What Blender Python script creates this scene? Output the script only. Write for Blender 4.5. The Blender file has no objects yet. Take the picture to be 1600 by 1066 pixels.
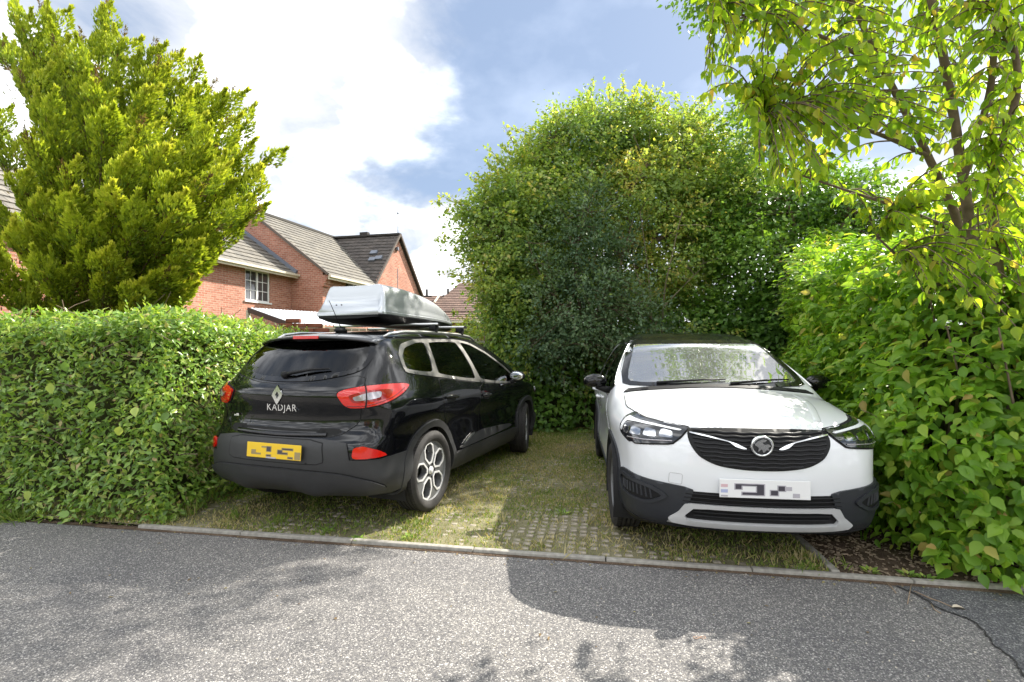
import bpy, math, random
import numpy as np
from mathutils import Vector, Matrix, geometry, noise
R = math.radians
PI = math.pi
rng = np.random.default_rng(11)
random.seed(11)

# ------------------------------------------------------------ camera, sky, sun, exposure
scene = bpy.context.scene
COL = scene.collection
cam_d = bpy.data.cameras.new('camera')
cam = bpy.data.objects.new('camera', cam_d)
COL.objects.link(cam)
cam.location = (0, 0, 1.366)
cam.rotation_euler = (R(90), 0, 0)
cam_d.sensor_width = 36
cam_d.lens = 17.19
cam_d.shift_y = 0.0122
cam_d.clip_start = 0.05
cam_d.clip_end = 2000
scene.camera = cam

SUN_DIR = Vector((0.595, 0.44, 0.672)).normalized()
SUN_EL = math.asin(SUN_DIR.z)
SUN_AZ = math.atan2(SUN_DIR.x, SUN_DIR.y)
world = bpy.data.worlds.new('World')
scene.world = world
world.use_nodes = True
wn = world.node_tree.nodes
wl = world.node_tree.links
wn.clear()
w_out = wn.new('ShaderNodeOutputWorld')
w_bg = wn.new('ShaderNodeBackground')
w_bg.inputs['Strength'].default_value = 0.15
sky = wn.new('ShaderNodeTexSky')
sky.sky_type = 'NISHITA'
sky.sun_disc = False
sky.sun_elevation = SUN_EL
sky.sun_rotation = SUN_AZ
sky.air_density = 1.0
sky.dust_density = 1.0
sky.ozone_density = 1.6
# clouds: a layer of cumulus projected on a plane overhead
w_tc = wn.new('ShaderNodeTexCoord')
w_sep = wn.new('ShaderNodeSeparateXYZ')
wl.new(w_tc.outputs['Generated'], w_sep.inputs[0])
def wmath(op, a, b=None, clamp=False):
    n = wn.new('ShaderNodeMath'); n.operation = op; n.use_clamp = clamp
    for i, v in enumerate((a, b)):
        if v is None: continue
        if isinstance(v, (int, float)): n.inputs[i].default_value = v
        else: wl.new(v, n.inputs[i])
    return n.outputs[0]
w_den = wmath('ADD', wmath('MAXIMUM', w_sep.outputs['Z'], 0.0), 0.33)
w_comb = wn.new('ShaderNodeCombineXYZ')
wl.new(wmath('DIVIDE', w_sep.outputs['X'], w_den), w_comb.inputs[0])
wl.new(wmath('DIVIDE', w_sep.outputs['Y'], w_den), w_comb.inputs[1])
w_n1 = wn.new('ShaderNodeTexNoise')
w_n1.inputs['Scale'].default_value = 1.7
w_n1.inputs['Detail'].default_value = 9
w_n1.inputs['Roughness'].default_value = 0.58
w_n1.inputs['Distortion'].default_value = 0.25
w_map = wn.new('ShaderNodeMapping')
w_map.inputs['Location'].default_value = (3.1, 1.3, 0.0)
wl.new(w_comb.outputs[0], w_map.inputs['Vector'])
wl.new(w_map.outputs[0], w_n1.inputs['Vector'])
# broken cloud everywhere, parting in one wide blue window ahead
w_hole = wn.new('ShaderNodeVectorMath'); w_hole.operation = 'DISTANCE'
wl.new(w_comb.outputs[0], w_hole.inputs[0]); w_hole.inputs[1].default_value = (0.36, 1.14, 0.0)
w_bias = wmath('MULTIPLY', wmath('SUBTRACT', w_hole.outputs['Value'], 0.60), 0.48)
w_bias = wmath('MAXIMUM', wmath('MINIMUM', w_bias, 0.11), -0.30)
w_cov = wmath('ADD', w_n1.outputs['Fac'], w_bias)
w_ramp = wn.new('ShaderNodeMapRange')
w_ramp.interpolation_type = 'SMOOTHSTEP'
w_ramp.inputs['From Min'].default_value = 0.40
w_ramp.inputs['From Max'].default_value = 0.64
w_ramp.inputs['To Min'].default_value = 0.08
wl.new(w_cov, w_ramp.inputs['Value'])
w_n2 = wn.new('ShaderNodeTexNoise')
w_n2.inputs['Scale'].default_value = 3.4
w_n2.inputs['Detail'].default_value = 6
wl.new(w_map.outputs[0], w_n2.inputs['Vector'])
w_cr = wn.new('ShaderNodeValToRGB')
w_cr.color_ramp.elements[0].position = 0.46
w_cr.color_ramp.elements[0].color = (1.62, 1.66, 1.73, 1)
w_cr.color_ramp.elements[1].position = 0.74
w_cr.color_ramp.elements[1].color = (7.6, 7.7, 7.8, 1)
wl.new(w_n2.outputs['Fac'], w_cr.inputs['Fac'])
w_mix = wn.new('ShaderNodeMix')
w_mix.data_type = 'RGBA'
wl.new(w_ramp.outputs[0], w_mix.inputs['Factor'])
w_sc = wn.new('ShaderNodeMix'); w_sc.data_type = 'RGBA'; w_sc.blend_type = 'MULTIPLY'; w_sc.inputs[0].default_value = 1.0
w_sc.inputs['B'].default_value = (0.095, 0.095, 0.092, 1)
wl.new(sky.outputs[0], w_sc.inputs['A'])
w_ad = wn.new('ShaderNodeMix'); w_ad.data_type = 'RGBA'; w_ad.blend_type = 'ADD'; w_ad.inputs[0].default_value = 1.0
w_ad.inputs['B'].default_value = (0.36, 0.50, 0.76, 1)     # thin high haze between the clouds
wl.new(w_sc.outputs['Result'], w_ad.inputs['A'])
wl.new(w_ad.outputs['Result'], w_mix.inputs['A'])
wl.new(w_cr.outputs[0], w_mix.inputs['B'])
wl.new(w_mix.outputs['Result'], w_bg.inputs['Color'])
wl.new(w_bg.outputs[0], w_out.inputs['Surface'])

sun_d = bpy.data.lights.new('sun', 'SUN')
sun_d.energy = 2.55
sun_d.angle = R(0.53)
sun_d.color = (1.0, 0.94, 0.84)
sun = bpy.data.objects.new('sun', sun_d)
COL.objects.link(sun)
sun.location = SUN_DIR * 50
sun.rotation_euler = SUN_DIR.to_track_quat('Z', 'Y').to_euler()

scene.view_settings.view_transform = 'Standard'
scene.view_settings.look = 'None'
scene.view_settings.exposure = 2.15
scene.view_settings.gamma = 1
scene.view_settings.use_curve_mapping = False
scene.render.engine = 'CYCLES'
scene.cycles.use_denoising = True
scene.cycles.max_bounces = 8
scene.cycles.transparent_max_bounces = 12
scene.cycles.caustics_reflective = False
scene.cycles.caustics_refractive = False

# ------------------------------------------------------------ helpers
def tag(o, label=None, cat=None, group=None, kind=None):
    if label: o['label'] = label
    if cat: o['category'] = cat
    if group: o['group'] = group
    if kind: o['kind'] = kind
    return o

def empty(name, loc=(0, 0, 0), rz=0, parent=None):
    o = bpy.data.objects.new(name, None)
    COL.objects.link(o)
    o.location = loc
    o.rotation_euler = (0, 0, rz)
    o.empty_display_size = 0.2
    if parent: o.parent = parent
    return o

def link(name, me, parent=None, mat=None):
    o = bpy.data.objects.new(name, me)
    COL.objects.link(o)
    if parent: o.parent = parent
    if mat is not None and not me.materials: me.materials.append(mat)
    return o

def mesh(name, V, F, mat=None, parent=None, smooth=True, attrs=None):
    """ONE mesh object from vertex and face arrays (F: an (n,k) array or a list of tuples)."""
    me = bpy.data.meshes.new(name)
    V = np.asarray(V, dtype=np.float32)
    if isinstance(F, np.ndarray):
        n, k = F.shape
        me.vertices.add(len(V)); me.vertices.foreach_set('co', V.ravel())
        me.loops.add(n * k); me.loops.foreach_set('vertex_index', F.astype(np.int32).ravel())
        me.polygons.add(n)
        me.polygons.foreach_set('loop_start', np.arange(0, n * k, k, dtype=np.int32))
        me.update(calc_edges=True)
    else:
        me.from_pydata([tuple(v) for v in V.tolist()], [], [tuple(int(i) for i in f) for f in F])
        me.update()
    me.polygons.foreach_set('use_smooth', np.full(len(me.polygons), smooth))
    if attrs:
        for an, av in attrs.items():
            a = me.attributes.new(an, 'FLOAT', 'POINT')
            a.data.foreach_set('value', np.asarray(av, dtype=np.float32))
    if mat is not None: me.materials.append(mat)
    me.validate()
    return link(name, me, parent)

class MB:
    """collects simple shapes into one mesh"""
    def __init__(s): s.V = []; s.F = []
    def add(s, V, F):
        b = len(s.V)
        s.V += [tuple(v) for v in V]; s.F += [tuple(i + b for i in f) for f in F]
    def box(s, c, size, M=None):
        x, y, z = [d / 2 for d in size]
        P = [Vector((sx * x, sy * y, sz * z)) for sz in (-1, 1) for sy in (-1, 1) for sx in (-1, 1)]
        if M is not None: P = [M @ p for p in P]
        P = [p + Vector(c) for p in P]
        s.add(P, [(0, 2, 3, 1), (4, 5, 7, 6), (0, 1, 5, 4), (2, 6, 7, 3), (0, 4, 6, 2), (1, 3, 7, 5)])
    def tube(s, path, r, n=8, cap=True):
        path = [Vector(p) for p in path]
        rs = r if isinstance(r, (list, tuple)) else [r] * len(path)
        b = len(s.V); up = Vector((0, 0, 1)); prev = None
        for i, p in enumerate(path):
            t = (path[min(i + 1, len(path) - 1)] - path[max(i - 1, 0)]).normalized()
            if prev is None:
                a = t.cross(up)
                if a.length < 1e-3: a = t.cross(Vector((1, 0, 0)))
            else:
                a = prev - t * prev.dot(t)
            a.normalize(); prev = a; c = t.cross(a)
            for k in range(n):
                an = 2 * PI * k / n
                s.V.append(tuple(p + (a * math.cos(an) + c * math.sin(an)) * rs[i]))
        for i in range(len(path) - 1):
            for k in range(n):
                k2 = (k + 1) % n
                s.F.append((b + i * n + k, b + i * n + k2, b + (i + 1) * n + k2, b + (i + 1) * n + k))
        if cap:
            s.F.append(tuple(b + k for k in reversed(range(n))))
            e = b + (len(path) - 1) * n
            s.F.append(tuple(e + k for k in range(n)))
    def lathe(s, prof, n=48, axis='x', c=(0, 0, 0), closed=False):
        """prof: list of (radius, axial)"""
        b = len(s.V)
        for (r, a) in prof:
            for k in range(n):
                t = 2 * PI * k / n
                if axis == 'x': p = (a, r * math.cos(t), r * math.sin(t))
                elif axis == 'y': p = (r * math.cos(t), a, r * math.sin(t))
                else: p = (r * math.cos(t), r * math.sin(t), a)
                s.V.append((p[0] + c[0], p[1] + c[1], p[2] + c[2]))
        m = len(prof)
        for i in range(m if closed else m - 1):
            j = (i + 1) % m
            for k in range(n):
                k2 = (k + 1) % n
                s.F.append((b + i * n + k, b + i * n + k2, b + j * n + k2, b + j * n + k))
    def ball(s, c, r, n=10, m=7, M=None):
        b = len(s.V)
        for i in range(m + 1):
            ph = PI * i / m
            for k in range(n):
                t = 2 * PI * k / n
                p = Vector((r[0] * math.sin(ph) * math.cos(t), r[1] * math.sin(ph) * math.sin(t), r[2] * math.cos(ph)))
                if M is not None: p = M @ p
                s.V.append(tuple(p + Vector(c)))
        for i in range(m):
            for k in range(n):
                k2 = (k + 1) % n
                s.F.append((b + i * n + k, b + (i + 1) * n + k, b + (i + 1) * n + k2, b + i * n + k2))
    def build(s, name, mat, parent=None, smooth=False, bevel=0, seg=2, auto=None, subsurf=0):
        o = mesh(name, s.V, s.F, mat, parent, smooth)
        if bevel:
            m = o.modifiers.new('bevel', 'BEVEL'); m.width = bevel; m.segments = seg; m.limit_method = 'ANGLE'
            m.angle_limit = R(35)
        if subsurf:
            m = o.modifiers.new('sub', 'SUBSURF'); m.levels = subsurf; m.render_levels = subsurf
        if auto is not None:
            import bmesh
            bm = bmesh.new(); bm.from_mesh(o.data)
            for e in bm.edges:
                if len(e.link_faces) == 2 and e.calc_face_angle(0) > R(auto): e.smooth = False
            for f in bm.faces: f.smooth = True
            bm.to_mesh(o.data); bm.free()
        return o

def pchip(xs, ys):
    xs = np.asarray(xs, float); ys = np.asarray(ys, float)
    h = np.diff(xs); d = np.diff(ys) / h
    m = np.zeros(len(xs)); m[0] = d[0]; m[-1] = d[-1]
    for i in range(1, len(xs) - 1):
        if d[i - 1] * d[i] > 0:
            w1 = 2 * h[i] + h[i - 1]; w2 = h[i] + 2 * h[i - 1]
            m[i] = (w1 + w2) / (w1 / d[i - 1] + w2 / d[i])
    def f(x):
        i = np.clip(np.searchsorted(xs, x) - 1, 0, len(xs) - 2)
        t = (x - xs[i]) / h[i]
        t2 = t * t; t3 = t2 * t
        return ys[i] * (2 * t3 - 3 * t2 + 1) + m[i] * h[i] * (t3 - 2 * t2 + t) + ys[i + 1] * (-2 * t3 + 3 * t2) + m[i + 1] * h[i] * (t3 - t2)
    return f

def table(pts, sig=0.02, lo=-3.0, hi=3.0):
    """smooth 1-D curve through points, as a fast lookup (and its slope)"""
    xs = [p[0] for p in pts]; ys = [p[1] for p in pts]
    g = np.arange(lo, hi, 0.004)
    v = pchip(xs, ys)(np.clip(g, xs[0], xs[-1]))
    if sig:
        k = np.arange(-3 * sig, 3 * sig + 1e-9, 0.004); w = np.exp(-0.5 * (k / sig) ** 2); w /= w.sum()
        v = np.convolve(np.pad(v, len(w) // 2, mode='edge'), w, mode='valid')[:len(g)]
    dv = np.gradient(v, g)
    return (lambda x: np.interp(x, g, v)), (lambda x: np.interp(x, g, dv))

def smax(a, b, k):
    h = np.maximum(k - np.abs(a - b), 0) / k
    return np.maximum(a, b) + h * h * k * 0.25

def in_poly(P, poly):
    x, y = P[:, 0], P[:, 1]; r = np.zeros(len(P), bool); n = len(poly)
    for i in range(n):
        x1, y1 = poly[i]; x2, y2 = poly[(i + 1) % n]
        if y1 == y2: continue
        c = ((y1 > y) != (y2 > y)) & (x < (x2 - x1) * (y - y1) / (y2 - y1) + x1)
        r ^= c
    return r

def chaikin(poly, n=2, q=0.2, closed=True):
    P = [np.array(p, float) for p in poly]
    for _ in range(n):
        Q = []; m = len(P)
        for i in range(m if closed else m - 1):
            a, b = P[i], P[(i + 1) % m]
            Q += [a * (1 - q) + b * q, a * q + b * (1 - q)]
        if not closed: Q = [P[0]] + Q + [P[-1]]
        P = Q; q = 0.25
    return [tuple(p) for p in P]

def resample(poly, step, closed=True):
    out = []; m = len(poly)
    for i in range(m if closed else m - 1):
        a = np.array(poly[i]); b = np.array(poly[(i + 1) % m])
        n = max(1, int(math.ceil(np.linalg.norm(b - a) / step)))
        for k in range(n): out.append(tuple(a + (b - a) * k / n))
    if not closed: out.append(tuple(poly[-1]))
    return out

def expand(poly, d):
    """offset a closed outline outwards by d (inwards when negative)"""
    P = np.array(poly, float); n = len(P)
    area = 0.5 * np.sum(P[:, 0] * np.roll(P[:, 1], -1) - np.roll(P[:, 0], -1) * P[:, 1])
    s = 1 if area > 0 else -1
    out = []
    for i in range(n):
        a = P[i] - P[i - 1]; b = P[(i + 1) % n] - P[i]
        na = np.array([a[1], -a[0]]) / (np.linalg.norm(a) + 1e-12); nb = np.array([b[1], -b[0]]) / (np.linalg.norm(b) + 1e-12)
        m = na + nb; L = np.linalg.norm(m)
        if L < 1e-6: out.append(tuple(P[i])); continue
        m /= L; c = max(0.4, float(m @ na))
        out.append(tuple(P[i] + s * m * d / c))
    return out

def tri2d(poly, holes=(), grid=0.03, step=0.02):
    poly = resample(poly, step); holes = [resample(h, step) for h in holes]
    P = np.array(poly)
    mn, mx = P.min(0), P.max(0)
    gx = np.arange(mn[0] + grid / 2, mx[0], grid); gy = np.arange(mn[1] + grid / 2, mx[1], grid)
    pts = list(poly); edges = [(i, (i + 1) % len(poly)) for i in range(len(poly))]
    loops = [list(range(len(poly)))]
    for h in holes:
        b = len(pts); pts += h; edges += [(b + i, b + (i + 1) % len(h)) for i in range(len(h))]
        loops.append([b + i for i in range(len(h))])
    if len(gx) and len(gy):
        G = np.stack(np.meshgrid(gx, gy), -1).reshape(-1, 2)
        ok = in_poly(G, poly)
        for h in holes: ok &= ~in_poly(G, h)
        G = G[ok]
        if len(G):
            B = np.array(pts)
            d = np.min(np.abs(G[:, None, :] - B[None, :, :]).max(-1), axis=1)
            G = G[d > grid * 0.4]
            pts = pts + [tuple(g) for g in G]
    vs, es, fs, ov, oe, of = geometry.delaunay_2d_cdt([Vector(p) for p in pts], edges, [], 0, 1e-6)
    V = np.array([tuple(v) for v in vs]); F = np.array([f for f in fs if len(f) == 3], dtype=int)
    C = V[F].mean(1)
    ok = in_poly(C, poly)
    for h in holes: ok &= ~in_poly(C, h)
    F = F[ok]
    a = V[F[:, 1]] - V[F[:, 0]]; b = V[F[:, 2]] - V[F[:, 0]]
    F = F[np.abs(a[:, 0] * b[:, 1] - a[:, 1] * b[:, 0]) > 1e-9]
    # boundary edges
    cnt = {}
    for f in F.tolist():
        for i in range(3):
            e = (f[i], f[(i + 1) % 3]); k = (min(e), max(e))
            cnt.setdefault(k, []).append(e)
    bd = [v[0] for v in cnt.values() if len(v) == 1]
    return V, F, bd

# ------------------------------------------------------------ materials
MATS = {}
def new_mat(name):
    m = bpy.data.materials.new(name); m.use_nodes = True
    nt = m.node_tree
    b = nt.nodes.get('Principled BSDF')
    MATS[name] = m
    return m, nt, b
def nd(nt, typ, **kw):
    n = nt.nodes.new(typ)
    for k, v in kw.items():
        if k in n.inputs.keys():
            if hasattr(v, 'is_output') : nt.links.new(v, n.inputs[k])
            else: n.inputs[k].default_value = v
        else: setattr(n, k, v)
    return n
def setp(b, **kw):
    for k, v in kw.items():
        k = k.replace('_', ' ')
        b.inputs[k].default_value = v
def ramp(nt, src, stops):
    n = nt.nodes.new('ShaderNodeValToRGB')
    e = n.color_ramp.elements
    while len(e) < len(stops): e.new(0.5)
    for i, (p, c) in enumerate(stops):
        e[i].position = p; e[i].color = (*c, 1) if len(c) == 3 else c
    nt.links.new(src, n.inputs['Fac'])
    return n.outputs['Color']
def noise_n(nt, scale, detail=4, rough=0.55, vec=None, coord='Object'):
    if vec is None:
        vec = nt.nodes.new('ShaderNodeTexCoord').outputs[coord]
    n = nd(nt, 'ShaderNodeTexNoise', Scale=scale, Detail=detail, Roughness=rough)
    nt.links.new(vec, n.inputs['Vector'])
    return n.outputs['Fac']
def mixc(nt, fac, a, b, mode='MIX'):
    n = nt.nodes.new('ShaderNodeMix'); n.data_type = 'RGBA'; n.blend_type = mode
    for s, v in (('Factor', fac), ('A', a), ('B', b)):
        if hasattr(v, 'is_output'): nt.links.new(v, n.inputs[s])
        elif s == 'Factor': n.inputs[0].default_value = v
        else: n.inputs[s].default_value = (*v, 1)
    return n.outputs['Result']
def bump(nt, b, h, strength=0.3, dist=0.01):
    n = nd(nt, 'ShaderNodeBump', Strength=strength, Distance=dist)
    nt.links.new(h, n.inputs['Height']); nt.links.new(n.outputs[0], b.inputs['Normal'])
def plain(name, col, rough=0.5, metal=0.0, coat=0.0, var=0.0, vscale=20, bmp=0.0, bscale=200, spec=0.5):
    m, nt, b = new_mat(name)
    setp(b, Base_Color=(*col, 1), Roughness=rough, Metallic=metal, Coat_Weight=coat, Coat_Roughness=0.03)
    b.inputs['Specular IOR Level'].default_value = spec
    if var:
        f = noise_n(nt, vscale, 6)
        c = ramp(nt, f, [(0.3, tuple(x * (1 - var) for x in col)), (0.7, tuple(min(1, x * (1 + var)) for x in col))])
        nt.links.new(c, b.inputs['Base Color'])
    if bmp: bump(nt, b, noise_n(nt, bscale, 3), bmp, 0.002)
    return m
# ------------------------------------------------------------ places in the photograph -> points in the world
CZ, CF, CH = 1.366, 764.0, 552.5
def at(u, v, d): return Vector(((u - 800) / CF * d, d, CZ + (CH - v) / CF * d))
KD = Vector((0.985, -0.171, 0)); KD.normalize()          # along the kerb
KN = Vector((-KD.y, KD.x, 0))                            # from the road into the bay
K0 = Vector((0.0, 3.395, 0))                             # a point on the kerb line
def kp(s, t, z=0.0): return K0 + KD * s + KN * t + Vector((0, 0, z))
ROAD_Z = -0.030

# ------------------------------------------------------------ surfaces
def asphalt_mat(name, c0, c1, c2, scale=160, bmp=0.45):
    m, nt, b = new_mat(name)
    tc = nt.nodes.new('ShaderNodeTexCoord').outputs['Object']
    vo = nd(nt, 'ShaderNodeTexVoronoi', Scale=scale); nt.links.new(tc, vo.inputs['Vector'])
    vd = nd(nt, 'ShaderNodeTexVoronoi', Scale=scale); nt.links.new(tc, vd.inputs['Vector'])
    sepc = nd(nt, 'ShaderNodeSeparateColor'); nt.links.new(vo.outputs['Color'], sepc.inputs[0])
    stone = ramp(nt, sepc.outputs[0], [(0.0, c0), (0.45, c1), (0.82, c2), (0.97, tuple(min(1, x * 2.0) for x in c2))])
    gap = ramp(nt, vo.outputs['Distance'], [(0.25, (1, 1, 1)), (0.75, (0.60, 0.60, 0.60))])
    c = mixc(nt, 1.0, stone, gap, 'MULTIPLY')
    big = ramp(nt, noise_n(nt, 0.7, 5, 0.6, tc), [(0.3, (0.76, 0.76, 0.78)), (0.7, (1.15, 1.13, 1.10))])
    c = mixc(nt, 1.0, c, big, 'MULTIPLY')
    fine = ramp(nt, noise_n(nt, 420, 2, 0.5, tc), [(0.3, (0.75, 0.75, 0.75)), (0.7, (1.25, 1.25, 1.25))])
    c = mixc(nt, 1.0, c, fine, 'MULTIPLY')
    nt.links.new(c, b.inputs['Base Color'])
    setp(b, Roughness=0.9); b.inputs['Specular IOR Level'].default_value = 0.25
    inv = nd(nt, 'ShaderNodeMath', operation='SUBTRACT'); inv.inputs[0].default_value = 1.0
    nt.links.new(vo.outputs['Distance'], inv.inputs[1])
    bump(nt, b, inv.outputs[0], bmp, 0.006)
    return m
asphalt = asphalt_mat('asphalt', (0.125, 0.123, 0.129), (0.185, 0.181, 0.178), (0.27, 0.26, 0.245))
asphalt_old = asphalt_mat('asphalt_patch', (0.075, 0.078, 0.086), (0.115, 0.118, 0.126), (0.17, 0.17, 0.17), 160, 0.4)

def soil_mat(name, a, b_, c_, scale=9):
    m, nt, b = new_mat(name)
    tc = nt.nodes.new('ShaderNodeTexCoord').outputs['Object']
    c = ramp(nt, noise_n(nt, scale, 10, 0.7, tc), [(0.30, a), (0.5, b_), (0.72, c_)])
    s = ramp(nt, noise_n(nt, 160, 3, 0.6, tc), [(0.3, (0.6, 0.6, 0.6)), (0.7, (1.4, 1.4, 1.4))])
    nt.links.new(mixc(nt, 1.0, c, s, 'MULTIPLY'), b.inputs['Base Color'])
    setp(b, Roughness=0.95); b.inputs['Specular IOR Level'].default_value = 0.15
    bump(nt, b, noise_n(nt, 60, 8, 0.7, tc), 0.8, 0.02)
    return m
soil = soil_mat('soil', (0.05, 0.036, 0.025), (0.11, 0.078, 0.055), (0.19, 0.145, 0.105))
turf = soil_mat('turf_soil', (0.12, 0.115, 0.058), (0.20, 0.187, 0.105), (0.31, 0.280, 0.185), 5)
lawn = soil_mat('lawn', (0.035, 0.050, 0.015), (0.055, 0.075, 0.022), (0.09, 0.095, 0.04), 2)
concrete = plain('kerb_concrete', (0.29, 0.275, 0.245), 0.9, 0, 0, 0.25, 25, 0.5, 150, 0.2)
paver_mat = plain('paver_concrete', (0.30, 0.268, 0.212), 0.92, 0, 0, 0.35, 40, 0.6, 200, 0.2)

def sheet(name, pts, z, mat, kind='structure'):
    P = [(p[0], p[1], z) for p in pts]
    o = mesh(name, P, [tuple(range(len(P)))], mat, None, False)
    tag(o, kind=kind); return o
sheet('ground', [(-400, -400), (400, -400), (400, 400), (-400, 400)], -0.06, lawn)
a, b_, c_, d_ = kp(-40, -0.03), kp(40, -0.03), kp(40, -8.2), kp(-40, -8.2)
sheet('road', [d_, c_, b_, a], ROAD_Z, asphalt)
# the older tarmac in the corner, with the crack along its edge
edge = [at(1432, 915, 1)] * 0
ptc = [(2.30, 2.93), (2.345, 2.80), (2.33, 2.66), (2.40, 2.56), (2.36, 2.44), (2.30, 2.33), (2.275, 2.22), (2.20, 2.10), (2.17, 1.98), (2.06, 1.80), (2.02, 1.6)]
rr_ = random.Random(3)
edge = []
for i in range(len(ptc) - 1):
    for k in range(5):
        t = k / 5
        edge.append((ptc[i][0] * (1 - t) + ptc[i + 1][0] * t + rr_.uniform(-.009, .009), ptc[i][1] * (1 - t) + ptc[i + 1][1] * t))
edge.append(ptc[-1])
sheet('pavement', [(6, 1.0)] + [(8, 1.85)] + [(2.30 + .0, 2.945)] + edge[1:], ROAD_Z + 0.004, asphalt_old)
cr = MB(); cz = ROAD_Z + 0.008
for i in range(len(edge) - 1):
    w0 = .002 + .003 * abs(math.sin(i * 1.7)); w1 = .002 + .003 * abs(math.sin((i + 1) * 1.7))
    cr.add([(edge[i][0] - w0, edge[i][1], cz), (edge[i][0] + w0, edge[i][1], cz), (edge[i + 1][0] + w1, edge[i + 1][1], cz), (edge[i + 1][0] - w1, edge[i + 1][1], cz)], [(0, 3, 2, 1)])
co = cr.build('road_crack', plain('crack_dirt', (0.03, 0.028, 0.026), 0.95)); tag(co, kind='structure')

# kerb edging, stone by stone
kerb = empty('kerb', (0, 0, 0)); tag(kerb, kind='structure')
kr = random.Random(5)
s = -3.02
protos = []
for v in range(3):
    m = MB(); m.box((0, 0, 0), (.908, .048, .15)); o = m.build('edging_stone', concrete, kerb, smooth=True, bevel=.006)
    protos.append(o)
used = 0
while s < 6.5:
    if used < 3: o = protos[used]
    else:
        o = protos[used % 3].copy(); COL.objects.link(o); o.parent = kerb
    used += 1
    c = kp(s + .457, kr.uniform(-.004, .004), -.075 + kr.uniform(-.004, .002))
    o.location = c; o.rotation_euler = (0, kr.uniform(-.003, .003), math.atan2(KD.y, KD.x) + kr.uniform(-.004, .004))
    s += .915
# divider between the paving and the soil on the right
dv = empty('edging', (0, 0, 0)); tag(dv, 'short concrete edging dividing grass paving from bare soil', 'edging')
for i in range(3):
    m = MB(); m.box((0, 0, 0), (.05, .90, .14)); o = m.build('edging_stone', concrete, dv, smooth=True, bevel=.006)
    o.location = kp(2.06, .48 + i * .905, -.066 - i * .004); o.rotation_euler = (0, 0, math.atan2(KN.y, KN.x) - PI / 2)

# bay: soil under grass, concrete nubs of the grid paving
bay = sheet('paving', [kp(-4.6, .03), kp(2.035, .03), kp(2.035, 7.5), kp(-4.6, 7.5)], -0.014, turf)
sb = sheet('soil', [kp(2.085, .03), kp(9, .03), kp(9, 7.5), kp(2.085, 7.5)], -0.026, soil)
sl = sheet('verge', [kp(-12, -.04), kp(-3.04, -.04), kp(-3.04, .03), kp(-4.7, .03), kp(-4.7, 3), kp(-12, 3)], -0.030, soil)
def nub_mesh():
    m = MB(); w, t, h, y, q = .026, .020, .016, .019, .013
    m.add([(-w, -y, -h), (w, -y, -h), (w, y, -h), (-w, y, -h), (-w, -y, 0), (w, -y, 0), (w, y, 0), (-w, y, 0), (-t, -q, .005), (t, -q, .005), (t, q, .005), (-t, q, .005)],
          [(0, 1, 5, 4), (1, 2, 6, 5), (2, 3, 7, 6), (3, 0, 4, 7), (4, 5, 9, 8), (5, 6, 10, 9), (6, 7, 11, 10), (7, 4, 8, 11), (8, 9, 10, 11)])
    return m
nm = nub_mesh()
nub0 = nm.build('paver_block', paver_mat, bay)
kz = math.atan2(KD.y, KD.x)
cand = []
gr = random.Random(8)
for i in range(-52, 26):
    for j in range(0, 74):
        s_, t_ = i * .080, .075 + j * .080
        if s_ > 2.0: continue
        p = kp(s_ + gr.uniform(-.004, .004), t_ + gr.uniform(-.004, .004), -.022 + gr.uniform(-.009, .007))
        # worn bare at the front, sunk deeper in turf behind
        wear = noise.noise(Vector((s_ * 1.3, t_ * 1.3, 4.2)))
        bare = math.exp(-((s_ - .30) / .80) ** 2 - ((t_ - .30) / .50) ** 2) + .55 * math.exp(-((s_ + 1.7) / .8) ** 2 - ((t_ - .3) / .4) ** 2)
        p.z += .0075 * bare + .0005 + .014 * wear
        p.z = min(p.z, .000)
        if p.z < -.018: continue
        cand.append((p, s_, t_))
def bay_clear(s_, t_): return -1.35 < s_ < 1.05 and t_ < 1.6
vis = [c for c in cand if bay_clear(c[1], c[2])] or cand[:1]
vis.sort(key=lambda c: c[2] - (0.25 if -.4 < c[1] < .9 else 0))
near = vis[:300]; nearset = {id(c) for c in near}
for n_, c in enumerate(near):
    o = nub0 if n_ == 0 else nub0.copy()
    if n_: COL.objects.link(o); o.parent = bay
    o.location = c[0]; o.rotation_euler = (gr.uniform(-.05, .05), gr.uniform(-.05, .05), kz + gr.uniform(-.08, .08))
m = MB(); Rz = Matrix.Rotation(kz, 3, 'Z')
nv = [Rz @ Vector(v) for v in nm.V]
for c in cand:
    if id(c) in nearset or c[2] > 4.5: continue
    m.add([v + c[0] for v in nv], nm.F)
o = m.build('paver_blocks_beyond', paver_mat, bay); tag(o, kind='stuff')

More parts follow.
